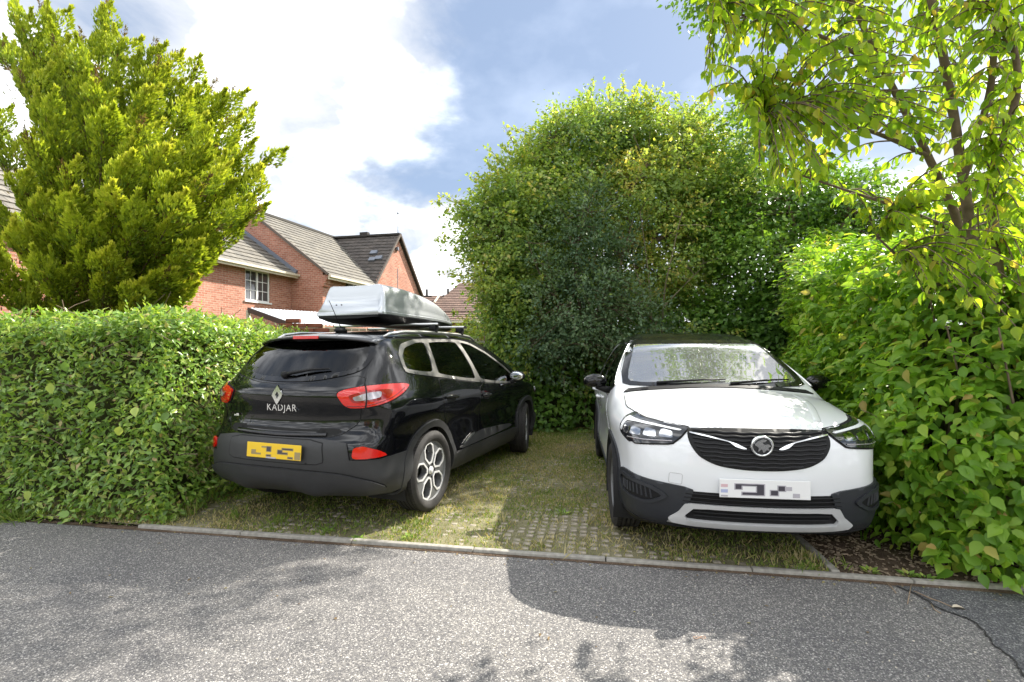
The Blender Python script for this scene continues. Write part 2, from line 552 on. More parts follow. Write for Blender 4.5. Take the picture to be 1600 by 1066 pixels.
# ------------------------------------------------------------ brick houses
def brick_mat(name, c1, c2, mortar, sx=1.0):
    m, nt, b = new_mat(name)
    uv = nd(nt, 'ShaderNodeUVMap', uv_map='UVMap').outputs[0]
    br = nd(nt, 'ShaderNodeTexBrick', Scale=1.0)
    br.inputs['Color1'].default_value = (*c1, 1); br.inputs['Color2'].default_value = (*c2, 1); br.inputs['Mortar'].default_value = (*mortar, 1)
    br.inputs['Mortar Size'].default_value = 0.007; br.inputs['Mortar Smooth'].default_value = 0.2
    br.inputs['Brick Width'].default_value = 0.225; br.inputs['Row Height'].default_value = 0.075; br.inputs['Bias'].default_value = -0.15
    nt.links.new(uv, br.inputs['Vector'])
    f = ramp(nt, noise_n(nt, 1.1, 5, 0.6, uv), [(0.3, (0.82, 0.80, 0.80)), (0.7, (1.15, 1.12, 1.10))])
    g = ramp(nt, noise_n(nt, 14, 2, 0.6, uv), [(0.3, (0.80, 0.78, 0.78)), (0.7, (1.2, 1.18, 1.15))])
    c = mixc(nt, 1.0, mixc(nt, 1.0, br.outputs['Color'], f, 'MULTIPLY'), g, 'MULTIPLY')
    nt.links.new(c, b.inputs['Base Color']); setp(b, Roughness=0.9); b.inputs['Specular IOR Level'].default_value = 0.2
    inv = nd(nt, 'ShaderNodeMath', operation='SUBTRACT'); inv.inputs[0].default_value = 1.0; nt.links.new(br.outputs['Fac'], inv.inputs[1])
    bump(nt, b, inv.outputs[0], 0.6, 0.01)
    return m
brick = brick_mat('brick', (0.38, 0.165, 0.115), (0.50, 0.255, 0.19), (0.48, 0.40, 0.33))
def tile_mat(name, a, b_, c_):
    m, nt, b = new_mat(name)
    uv = nd(nt, 'ShaderNodeUVMap', uv_map='UVMap').outputs[0]
    br = nd(nt, 'ShaderNodeTexBrick', Scale=1.0)
    br.inputs['Color1'].default_value = (*a, 1); br.inputs['Color2'].default_value = (*b_, 1); br.inputs['Mortar'].default_value = (*[x * .45 for x in a], 1)
    br.inputs['Mortar Size'].default_value = 0.012; br.inputs['Brick Width'].default_value = 0.30; br.inputs['Row Height'].default_value = 0.34
    nt.links.new(uv, br.inputs['Vector'])
    g = ramp(nt, noise_n(nt, 2.2, 6, 0.65, uv), [(0.32, (0.75, 0.75, 0.75)), (0.7, c_)])
    nt.links.new(mixc(nt, 1.0, br.outputs['Color'], g, 'MULTIPLY'), b.inputs['Base Color']); setp(b, Roughness=0.85)
    bump(nt, b, br.outputs['Fac'], -0.5, 0.01)
    return m
tile_grey = tile_mat('roof_tile_grey', (0.135, 0.127, 0.113), (0.185, 0.175, 0.155), (1.25, 1.2, 1.1))
tile_dark = tile_mat('roof_tile_dark', (0.075, 0.066, 0.060), (0.10, 0.088, 0.080), (1.2, 1.15, 1.1))
tile_brown = tile_mat('roof_tile_brown', (0.16, 0.105, 0.085), (0.21, 0.14, 0.112), (1.2, 1.15, 1.1))
white_upvc = plain('white_frame', (0.78, 0.78, 0.77), 0.35)
cream_board = plain('cream_board', (0.62, 0.56, 0.44), 0.6, 0, 0, 0.1)
lead_mat = plain('lead', (0.17, 0.19, 0.23), 0.55, 0.2)
house_pane = plain('house_pane', (0.06, 0.062, 0.065), 0.04, 0, 0.6)
curtain = plain('curtain', (0.45, 0.40, 0.33), 0.9)

def uv_faces(o, fn):
    me = o.data; uvl = me.uv_layers.new(name='UVMap')
    for p in me.polygons:
        for li in p.loop_indices:
            uvl.data[li].uv = fn(me.vertices[me.loops[li].vertex_index].co, p.normal)
def wall_slab(name, parent, mat, P, e, outline, holes=(), thick=.25):
    """a vertical wall through P along e (horizontal unit); outline and holes in (s, z); outward normal n"""
    n = Vector((e.y, -e.x, 0))
    UV, F, bd = tri2d(outline, holes, 50, 50)
    V = []; Fc = []
    for (s_, z_) in UV: V.append(P + e * s_ + Vector((0, 0, z_)))
    for f in F.tolist():
        a, b_, c_ = V[f[0]], V[f[1]], V[f[2]]
        Fc.append(tuple(f) if (b_ - a).cross(c_ - a).dot(n) > 0 else tuple(reversed(f)))
    es = {(f[i], f[(i + 1) % 3]) for f in Fc for i in range(3)}
    k = len(V); V += [v - n * thick for v in V[:k]]
    Fc += [tuple(i + k for i in reversed(f)) for f in Fc[:len(F)]]
    for (p, q) in bd:
        if (p, q) not in es: p, q = q, p
        Fc.append((q, p, p + k, q + k))
    o = mesh(name, V, Fc, mat, parent, False)
    uv_faces(o, lambda co, nn: (((co - P).dot(e) if abs(nn.dot(n)) > .3 else (co - P).dot(n)), co.z))
    return o
def tiled_roof(name, parent, mat, A, B, C, D, row=.34, lift=.032):
    """stepped courses between eave A-B and ridge D-C"""
    A, B, C, D = map(Vector, (A, B, C, D))
    nrm = (B - A).cross(D - A)
    if nrm.length < 1e-6: nrm = (B - A).cross(C - A)
    nrm.normalize()
    if nrm.z < 0: nrm = -nrm
    L = max((D - A).length, (C - B).length); n = max(2, int(L / row)); V = []; F = []; UVs = []
    for i in range(n):
        t0, t1 = i / n, min(1, (i + 1.08) / n)
        l0, r0 = A.lerp(D, t0), B.lerp(C, t0); l1, r1 = A.lerp(D, t1), B.lerp(C, t1)
        b = len(V)
        V += [l0 + nrm * lift, r0 + nrm * lift, r1 + nrm * .004, l1 + nrm * .004, l0 - nrm * .01, r0 - nrm * .01]
        F += [(b, b + 1, b + 2, b + 3), (b + 4, b + 5, b + 1, b)]
    o = mesh(name, V, F, mat, parent, False)
    e = (B - A).normalized(); up = nrm.cross(e)
    uv_faces(o, lambda co, nn: ((co - A).dot(e), (co - A).dot(up)))
    return o
def prism(name, parent, mat, path, w, h, smooth=False):
    m = MB()
    path = [Vector(p) for p in path]
    for a, b_ in zip(path[:-1], path[1:]):
        d = (b_ - a); x = d.normalized(); up = Vector((0, 0, 1)); y = up.cross(x).normalized(); z = x.cross(y)
        M = Matrix((x, y, z)).transposed()
        m.box((a + b_) / 2, (d.length, w, h), M)
    return m.build(name, mat, parent, smooth)

def casement(house, P, e, s0, s1, z0, z1, curtain_on=True, bars=(2, 3)):
    n = Vector((e.y, -e.x, 0))
    def wp(s_, z_, o): return P + e * s_ + n * o + Vector((0, 0, z_))
    def bar(mb, s0_, s1_, z0_, z1_, o0, o1):
        M = Matrix((e, n, Vector((0, 0, 1)))).transposed()
        mb.box(wp((s0_ + s1_) / 2, (z0_ + z1_) / 2, (o0 + o1) / 2), (s1_ - s0_, abs(o1 - o0), z1_ - z0_), M)
    w = empty('window', (0, 0, 0), 0, house)
    m = MB(); f = .055
    bar(m, s0, s1, z0, z0 + f, -.10, -.04); bar(m, s0, s1, z1 - f, z1, -.10, -.04)
    bar(m, s0, s0 + f, z0 + f, z1 - f, -.10, -.04); bar(m, s1 - f, s1, z0 + f, z1 - f, -.10, -.04)
    mid = (s0 + s1) / 2; bar(m, mid - f * .6, mid + f * .6, z0 + f, z1 - f, -.10, -.035)
    m.build('frame', white_upvc, w)
    m = MB()
    for (a, b_) in ((s0 + f, mid - f * .6), (mid + f * .6, s1 - f)):
        for k in range(1, bars[0]): x = a + (b_ - a) * k / bars[0]; bar(m, x - .011, x + .011, z0 + f, z1 - f, -.088, -.062)
        for k in range(1, bars[1]): zz = z0 + f + (z1 - z0 - 2 * f) * k / bars[1]; bar(m, a, b_, zz - .011, zz + .011, -.086, -.064)
    m.build('glazing_bars', white_upvc, w)
    for (a, b_) in ((s0 + f, mid - f * .6), (mid + f * .6, s1 - f)):
        m = MB(); bar(m, a, b_, z0 + f, z1 - f, -.085, -.078); m.build('pane', house_pane, w)
    m = MB(); bar(m, s0 - .05, s1 + .05, z0 - .06, z0 - .002, -.10, .05); m.build('sill', white_upvc, w)
    return w

def make_near_house():
    h = empty('brick_house', (-8.85, 19.61, 0)); h.location = (0, 0, 0)
    tag(h, 'red brick house with grey tiled gable roof behind the golden conifer', 'house')
    W0 = Vector((-8.85, 19.61, 0)); e1 = Vector((.311, .950, 0)).normalized(); e2 = Vector((.950, -.311, 0)).normalized()
    def hp(s, t, z): return W0 + e1 * s + e2 * t + Vector((0, 0, z))
    # wing wall with window (faces e2), gable wall (faces -e1), main wall (faces e2), cross gable
    wall_slab('wall', h, brick, W0, e1, [(-10.5, -.1), (-.002, -.1), (-.002, 4.62), (-10.5, 4.62)], [[(-2.23, 3.28), (-1.09, 3.28), (-1.09, 4.42), (-2.23, 4.42)][::1]], .3)
    wall_slab('gable_wall', h, brick, hp(0, -6.11, 0), e2, [(0, -.1), (7.625, -.1), (7.625, 4.62), (3.8125, 7.34), (0, 4.62)], (), .3)
    wall_slab('side_wall', h, brick, hp(.30, 1.515, 0), e1, [(0, -.1), (3.06, -.1), (3.06, 4.6), (0, 4.6)], [[(1.12, 3.62), (2.33, 3.62), (2.33, 4.42), (1.12, 4.42)]], .3)
    wall_slab('cross_gable_wall', h, brick, hp(3.362, 1.54, 0), e1, [(0, -.1), (4.34, -.1), (4.34, 4.5), (2.1, 7.15), (0, 4.5)], [[(1.6, 3.0), (2.9, 3.0), (2.9, 4.15), (1.6, 4.15)]], .3)
    casement(h, W0, e1, -2.23, -1.09, 3.28, 4.42)
    casement(h, hp(.30, 1.515, 0), e1, 1.12, 2.33, 3.62, 4.42, bars=(2, 2))
    casement(h, hp(3.362, 1.54, 0), e1, 1.6, 2.9, 3.0, 4.15)
    # roofs
    tiled_roof('wing_roof', h, tile_grey, hp(-10.6, .32, 4.50), hp(-.01, .32, 4.50), hp(-.01, -2.6, 6.49), hp(-10.6, -2.6, 6.49))
    tiled_roof('main_roof', h, tile_grey, hp(-.12, 1.85, 4.40), hp(3.50, 1.85, 4.40), hp(5.75, -2.295, 7.40), hp(-.12, -2.295, 7.40))
    tiled_roof('far_roof_slope', h, tile_grey, hp(8.5, -6.4, 4.40), hp(-.12, -6.4, 4.40), hp(-.12, -2.30, 7.40), hp(8.5, -2.30, 7.40))
    tiled_roof('cross_roof', h, tile_dark, hp(3.28, 1.66, 4.50), hp(3.36, 1.50, 4.55), hp(5.5, -2.3, 7.36), hp(5.46, 1.66, 7.26))
    cr_ = tiled_roof('cross_roof_far_slope', h, tile_dark, hp(7.80, -2.3, 4.45), hp(7.80, 1.66, 4.45), hp(5.46, 1.66, 7.26), hp(5.46, -2.3, 7.36))
    # vent tiles on the dark slope
    for (a, b_) in ((.50, .30), (.62, .46), (.48, .52)):
        p = hp(3.32 + (5.46 - 3.32) * a, 1.66 - 3.2 * b_ * a, 4.5 + 2.8 * a)
        m = MB(); nrm = (e1 * -.79 + Vector((0, 0, .61))).normalized(); x = e2; y = nrm.cross(x)
        m.box(p + nrm * .06, (.36, .22, .10), Matrix((x, y, nrm)).transposed()); m.build('vent_tile', lead_mat, h)
    # verges, gutters, flashing
    prism('fascia', h, cream_board, [hp(-10.6, .34, 4.43), hp(-.02, .34, 4.43)], .05, .17)
    prism('gutter', h, cream_board, [hp(-10.6, .40, 4.47), hp(-.02, .40, 4.47)], .10, .08)
    prism('fascia', h, cream_board, [hp(-.10, 1.87, 4.33), hp(3.35, 1.87, 4.33)], .05, .17)
    prism('gutter', h, cream_board, [hp(-.10, 1.93, 4.37), hp(3.35, 1.93, 4.37)], .10, .08)
    prism('verge', h, plain('verge_mortar', (.12, .10, .085), .9), [hp(-.10, 1.86, 4.44), hp(-.10, -2.30, 7.42), hp(-.10, -6.4, 4.44)], .07, .10)
    prism('verge', h, MATS['verge_mortar'], [hp(3.30, 1.70, 4.48), hp(5.46, 1.70, 7.28), hp(7.80, 1.70, 4.46)], .07, .09)
    prism('flashing', h, lead_mat, [hp(-.04, .30, 4.60), hp(-.04, -2.6, 6.58)], .10, .14)
    prism('ridge_tiles', h, tile_grey, [hp(-.15, -2.30, 7.42), hp(8.5, -2.30, 7.42)], .24, .10)
    prism('ridge_tiles', h, tile_dark, [hp(5.46, 1.70, 7.29), hp(5.46, -2.2, 7.40)], .22, .09)
    # corbelled brick foot of the gable
    for k in range(4):
        m = MB(); M = Matrix((e2, e1, Vector((0, 0, 1)))).transposed()
        m.box(hp(.12, 1.56 + .035 * k, 4.05 + .11 * k), (.10 + .07 * k, .34, .108), M); o = m.build('corbel', brick, h); uv_faces(o, lambda co, nn: (co.x, co.z))
    prism('ridge_vent', h, tile_dark, [hp(5.46, -.15, 7.46), hp(5.46, -.6, 7.46)], .22, .14)
    m = MB(); p = hp(5.55, 1.5, 7.2); m.tube([p, p + Vector((0, 0, 1.15))], .018, 6); m.ball(p + Vector((0, 0, 1.17)), (.05, .05, .06), 6, 4); m.build('aerial', lead_mat, h, smooth=True)
    m = MB(); p = hp(5.35, 1.60, 6.55); m.box(p, (.10, .22, .16)); m.build('alarm_lamp', lead_mat, h)
    prism('movement_joint', h, lead_mat, [hp(5.45, 1.545, 3.9), hp(5.46, 1.545, 5.6)], .02, .03)
    return h
make_near_house()

def make_far_house():
    h = empty('brick_house', (0, 0, 0))
    tag(h, 'distant brick house with brown tiled roof beyond the roof box', 'house')
    A = at(560, 497, 34); B = at(860, 497, 34); A.z = B.z = 3.75
    e = Vector((1, 0, 0))
    P = Vector((A.x, 34, 0))
    wx = at(722, 0, 34).x - P.x; wx1 = at(736, 0, 34).x - P.x
    wall_slab('wall', h, brick, P, e, [(0, -.1), (14, -.1), (14, 3.7), (0, 3.7)], [[(wx, 2.35), (wx1 + .55, 2.35), (wx1 + .55, 3.52), (wx, 3.52)]], .3)
    casement(h, P, e, wx, wx1 + .55, 2.35, 3.52, bars=(1, 1))
    tiled_roof('roof', h, tile_brown, P + Vector((-.3, -.35, 3.62)), P + Vector((14.3, -.35, 3.62)), P + Vector((14.3, 4.2, 5.90)), P + Vector((-.3, 4.2, 5.90)), .34, .05)
    prism('fascia', h, cream_board, [P + Vector((-.3, -.33, 3.58)), P + Vector((14.3, -.33, 3.58))], .06, .2)
    prism('party_verge', h, cream_board, [at(689, 461, 37.6) + Vector((0, -.1, .12)), at(679, 476, 35) + Vector((0, -.05, .16))], .10, .10)
    # taller block to the right
    Q = Vector((at(704, 0, 36).x, 36.5, 0))
    tiled_roof('roof', h, tile_brown, Q + Vector((-1.6, -1.4, 4.4)), Q + Vector((9, -1.4, 4.4)), Q + Vector((9, 3.6, 7.15)), Q + Vector((.25, 3.6, 7.15)), .34, .05)
    wall_slab('wall', h, brick, Q + Vector((.1, .3, 0)), e, [(0, -.1), (9, -.1), (9, 4.4), (0, 4.4)], (), .3)
    for u, v in ((667, 457), (700, 456)):
        p = at(u, v + 4, 38); m = MB(); m.tube([p + Vector((0, 0, -.3)), p + Vector((0, 0, .45))], .09, 8); m.box(p + Vector((0, 0, -.2)), (.8, .3, .25)); m.build('flue', tile_dark, h)
    return h
make_far_house()

# lean-to with a pale corrugated roof between the house and the hedge
def make_lean_to():
    A, B_, D = at(388, 481, 11.5), at(455, 505, 10.3), at(497, 488, 12.3)
    C_ = D + (B_ - A)
    r = empty('lean_to', (0, 0, 0)); tag(r, 'lean-to shelter with pale translucent sloping roof and black edge', 'lean-to')
    m = MB(); n = 40; V = []; F = []
    for i in range(n + 1):
        t = i / n; w = .012 * math.cos(i * PI)
        V += [A.lerp(D, t) + Vector((0, 0, w)), B_.lerp(C_, t) + Vector((0, 0, w))]
    F = [(2 * i, 2 * i + 1, 2 * i + 3, 2 * i + 2) for i in range(n)]
    mesh('roof_sheet', V, F, plain('roof_sheet', (.62, .66, .72), .3, 0, .2), r, True)
    prism('fascia', r, black_trim, [A + Vector((0, 0, -.05)), B_ + Vector((0, 0, -.05))], .05, .11)
    prism('beam', r, cream_board, [B_ + Vector((0, 0, -.10)), C_ + Vector((0, 0, -.10))], .06, .12)
    for p in (A, B_, C_, D):
        m = MB(); m.tube([Vector((p.x, p.y, -.05)), p + Vector((0, 0, -.06))], .05, 8); m.build('post', cream_board, r)
    m = MB(); n_ = (B_ - A).normalized(); M = Matrix((n_, Vector((0, 0, 1)).cross(n_).normalized(), Vector((0, 0, 1)))).transposed()
    mid = (A + B_) / 2; m.box((mid.x, mid.y, 1.0), ((B_ - A).length * .96, .05, 1.95), M); m.build('end_wall', cream_board, r)
black_trim = plain('black_trim', (.02, .02, .022), .5)
make_lean_to()

# brick garden wall end and close-board fence behind the black car
def make_garden_wall():
    r = empty('garden_wall', (0, 0, 0)); tag(r, 'low brick garden wall with broken stepped top beside the fence', 'wall')
    P = at(448, 0, 7.9); P.z = 0; e = Vector((1, .05, 0)).normalized()
    m = MB(); m.box(P + e * .33 + Vector((0, .06, .76)), (.66, .10, 1.52)); m.build('wall_core', plain('mortar', (.30, .25, .20), .95), r)
    bm_ = plain('wall_brick', (.20, .072, .045), .9, 0, 0, .4, 7, .5, 120, .2)
    proto = None; wr_ = random.Random(4)
    for c in range(13):
        z = 1.93 - c * .075
        off = .11 if c % 2 else 0
        for k in range(-1, 4):
            s0 = k * .225 - off
            if s0 < -.12 or s0 + .215 > .70: continue
            if c == 0 and k in (1, 2): continue
            if proto is None:
                mb = MB(); mb.box((0, 0, 0), (.213, .102, .065)); proto = mb.build('brick', bm_, r, smooth=True, bevel=.005); o = proto
            else: o = proto.copy(); COL.objects.link(o); o.parent = r
            o.location = P + e * (s0 + .1075) + Vector((0, wr_.uniform(-.004, .004), z - .0375)); o.rotation_euler = (0, wr_.uniform(-.01, .01), math.atan2(e.y, e.x) + wr_.uniform(-.01, .01))
make_garden_wall()
wood = plain('fence_wood', (.30, .235, .165), .85, 0, 0, .35, 6, .3, 60, .2)
wood_dark = plain('fence_wood_dark', (.085, .055, .042), .85, 0, 0, .3, 6, .3, 60, .2)
def make_fence(name, label, P, Q, top, bw, gap, mat, cap=None):
    r = empty(name, (0, 0, 0)); tag(r, label, 'fence')
    d = (Q - P); L = d.length; e = d.normalized(); n = int(L / (bw + gap)); proto = None; fr = random.Random(n)
    for k in range(n):
        if proto is None:
            m = MB(); m.box((0, 0, 0), (bw, .018, top)); proto = m.build('board', mat, r); o = proto
        else: o = proto.copy(); COL.objects.link(o); o.parent = r
        c = P + e * (k + .5) * (bw + gap); o.location = (c.x, c.y + fr.uniform(-.004, .004), top / 2 + fr.uniform(-.012, .012) - .03)
        o.rotation_euler = (0, fr.uniform(-.006, .006), math.atan2(e.y, e.x))
    nn = Vector((-e.y, e.x, 0))
    for z in (.35, top - .22): prism('rail', r, mat, [P + nn * .04 + Vector((0, 0, z)), Q + nn * .04 + Vector((0, 0, z))], .05, .08)
    for k in range(int(L / 1.8) + 1):
        c = P + e * min(L, k * 1.8) + nn * .06; m = MB(); m.box((c.x, c.y, top / 2), (.09, .09, top + .06)); m.build('post', mat, r)
    if cap: prism('capping', r, cap, [P + Vector((0, 0, top + .01)), Q + Vector((0, 0, top + .01))], .06, .05)
a = at(502, 0, 9.0); b_ = at(668, 0, 9.6); a.z = b_.z = 0
make_fence('wooden_fence', 'pale wooden fence of upright boards under the roof box', a, b_, 1.86, .11, .022, wood)
a = at(712, 0, 11.0); b_ = at(800, 0, 11.2); a.z = b_.z = 0
make_fence('wooden_fence', 'dark brown fence with pale capping beside the leafy trees', a, b_, 1.62, .12, .008, wood_dark, plain('pale_capping', (.50, .47, .42), .7))

# the other side of the road, seen only as reflections in paint and glass
def make_opposite():
    for i, (x, lab) in enumerate(((-9, 'brick house across the road reflected in the tailgate'), (5, 'gabled brick house across the road behind the viewer'))):
        h = empty('brick_house', (0, 0, 0)); tag(h, lab, 'house')
        P = Vector((x + 8, -21, 0)); e = Vector((-1, 0, 0))
        wall_slab('wall', h, brick, P, e, [(0, -.1), (8, -.1), (8, 5), (0, 5)], [[(1.2, 3), (2.6, 3), (2.6, 4.3), (1.2, 4.3)], [(5.2, 3), (6.6, 3), (6.6, 4.3), (5.2, 4.3)]], .3)
        casement(h, P, e, 1.2, 2.6, 3, 4.3); casement(h, P, e, 5.2, 6.6, 3, 4.3)
        tiled_roof('roof', h, tile_brown, P + Vector((.4, .4, 4.9)), P + Vector((-8.4, .4, 4.9)), P + Vector((-8.4, -4, 7.8)), P + Vector((.4, -4, 7.8)))
make_opposite()
# ------------------------------------------------------------ cars
def glass_mat(name, tint, gloss_ior=1.52, strength=1.0, dust=0.0):
    m, nt, b = new_mat(name)
    nt.nodes.remove(b)
    out = nt.nodes['Material Output']
    tr = nd(nt, 'ShaderNodeBsdfTransparent', Color=(*tint, 1))
    gl = nd(nt, 'ShaderNodeBsdfGlossy', Color=(1, 1, 1, 1), Roughness=0.01)
    fr = nd(nt, 'ShaderNodeFresnel', IOR=gloss_ior)
    mx = nt.nodes.new('ShaderNodeMixShader')
    mul = nd(nt, 'ShaderNodeMath', operation='MULTIPLY'); mul.use_clamp = True
    nt.links.new(fr.outputs[0], mul.inputs[0]); mul.inputs[1].default_value = strength
    nt.links.new(mul.outputs[0], mx.inputs[0]); nt.links.new(tr.outputs[0], mx.inputs[1]); nt.links.new(gl.outputs[0], mx.inputs[2])
    if dust:
        # a film of dust and wiper haze on the glass
        b2 = nd(nt, 'ShaderNodeBsdfPrincipled', Roughness=0.42); b2.inputs['Base Color'].default_value = (.62, .62, .60, 1); b2.inputs['Specular IOR Level'].default_value = 0.8
        m2 = nt.nodes.new('ShaderNodeMixShader')
        f = nd(nt, 'ShaderNodeMapRange'); nt.links.new(noise_n(nt, 4, 5), f.inputs['Value'])
        f.inputs['From Min'].default_value = .3; f.inputs['From Max'].default_value = .7; f.inputs['To Min'].default_value = dust * .75; f.inputs['To Max'].default_value = dust * 1.25
        nt.links.new(f.outputs[0], m2.inputs[0]); nt.links.new(mx.outputs[0], m2.inputs[1]); nt.links.new(b2.outputs[0], m2.inputs[2]); mx = m2
    nt.links.new(mx.outputs[0], out.inputs['Surface'])
    return m

black_paint = plain('black_paint', (0.0030, 0.0033, 0.0045), 0.3, 0.0, 1.0, spec=0.05)
white_paint = plain('white_paint', (0.72, 0.735, 0.755), 0.35, 0.0, 0.9, spec=0.25)
gloss_black = plain('gloss_black', (0.006, 0.006, 0.007), 0.14, 0.0, 0.6, spec=0.2)
frit_mat = plain('frit', (0.012, 0.012, 0.013), 0.10)
seam_mat = plain('seam', (0.004, 0.004, 0.004), 0.8)
dark_plastic = plain('dark_plastic', (0.027, 0.0275, 0.029), 0.52, 0, 0, 0.12, 14, 0.25, 700)
navy_plastic = plain('navy_plastic', (0.017, 0.019, 0.024), 0.50, 0, 0, 0.10, 14, 0.25, 700)
black_plastic = plain('black_plastic', (0.010, 0.010, 0.011), 0.5, spec=0.22)
liner_mat = plain('liner', (0.012, 0.012, 0.013), 0.85)
cabin_mat = plain('cabin', (0.03, 0.03, 0.032), 0.8)
seat_mat = plain('seat_cloth', (0.035, 0.035, 0.038), 0.9)
chrome = plain('chrome', (0.82, 0.83, 0.84), 0.10, 1.0)
satin = plain('satin_metal', (0.62, 0.62, 0.61), 0.30, 1.0)
frame_grey = plain('frame_grey', (0.20, 0.195, 0.185), 0.33, 0.6)  # satin trim grey, with the dark pillars' reflection painted into it
alloy = plain('alloy', (0.80, 0.80, 0.80), 0.34, 0.30)
alloy_dark = plain('alloy_dark', (0.15, 0.153, 0.158), 0.4, 0.3)
skid_silver = plain('skid_silver', (0.60, 0.605, 0.61), 0.36, 0.35, 0.2)
tyre_mat = plain('tyre', (0.028, 0.026, 0.025), 0.78, 0, 0, 0.25, 30, 0.3, 260)
red_lens = plain('red_lens', (0.62, 0.012, 0.006), 0.12, 0.0, 0.8)
red_dark = plain('red_dark', (0.30, 0.006, 0.006), 0.15, 0.0, 0.8)
clear_lens = plain('clear_lens', (0.36, 0.34, 0.36), 0.14, 0.45, 0.7)
slat_mat = plain('slat', (0.016, 0.016, 0.018), 0.35, spec=0.3)
lens_dim = plain('lens_dim', (0.45, 0.46, 0.48), 0.06, 1.0, 0.6)
lamp_dark = plain('lamp_dark', (0.014, 0.015, 0.018), 0.07, 0.0, 1.0)
drl_white = plain('drl_white', (0.78, 0.80, 0.82), 0.2, 0.0, 0.5)
plate_yellow = plain('plate_yellow', (0.80, 0.52, 0.015), 0.35)
plate_white = plain('plate_white', (0.78, 0.78, 0.78), 0.35)
plate_dark = plain('plate_dark', (0.05, 0.045, 0.06), 0.5)
plate_mid = plain('plate_mid', (0.30, 0.23, 0.10), 0.5)
plate_grey = plain('plate_grey', (0.42, 0.40, 0.44), 0.5)
plate_pink = plain('plate_pink', (0.62, 0.42, 0.45), 0.5)
plate_blue = plain('plate_blue', (0.38, 0.42, 0.62), 0.5)
glass_clear = glass_mat('glass_clear', (0.72, 0.80, 0.77), 1.8, 3.2, 0.12)
glass_tint = glass_mat('glass_tint', (0.30, 0.34, 0.33), 1.5, 1.0)
glass_privacy = glass_mat('glass_privacy', (0.10, 0.11, 0.11), 1.5, 1.0)
box_silver = plain('box_silver', (0.50, 0.525, 0.55), 0.33, 0.75, 0.2)
mirror_glass = plain('mirror_glass', (0.8, 0.85, 0.9), 0.02, 1.0)

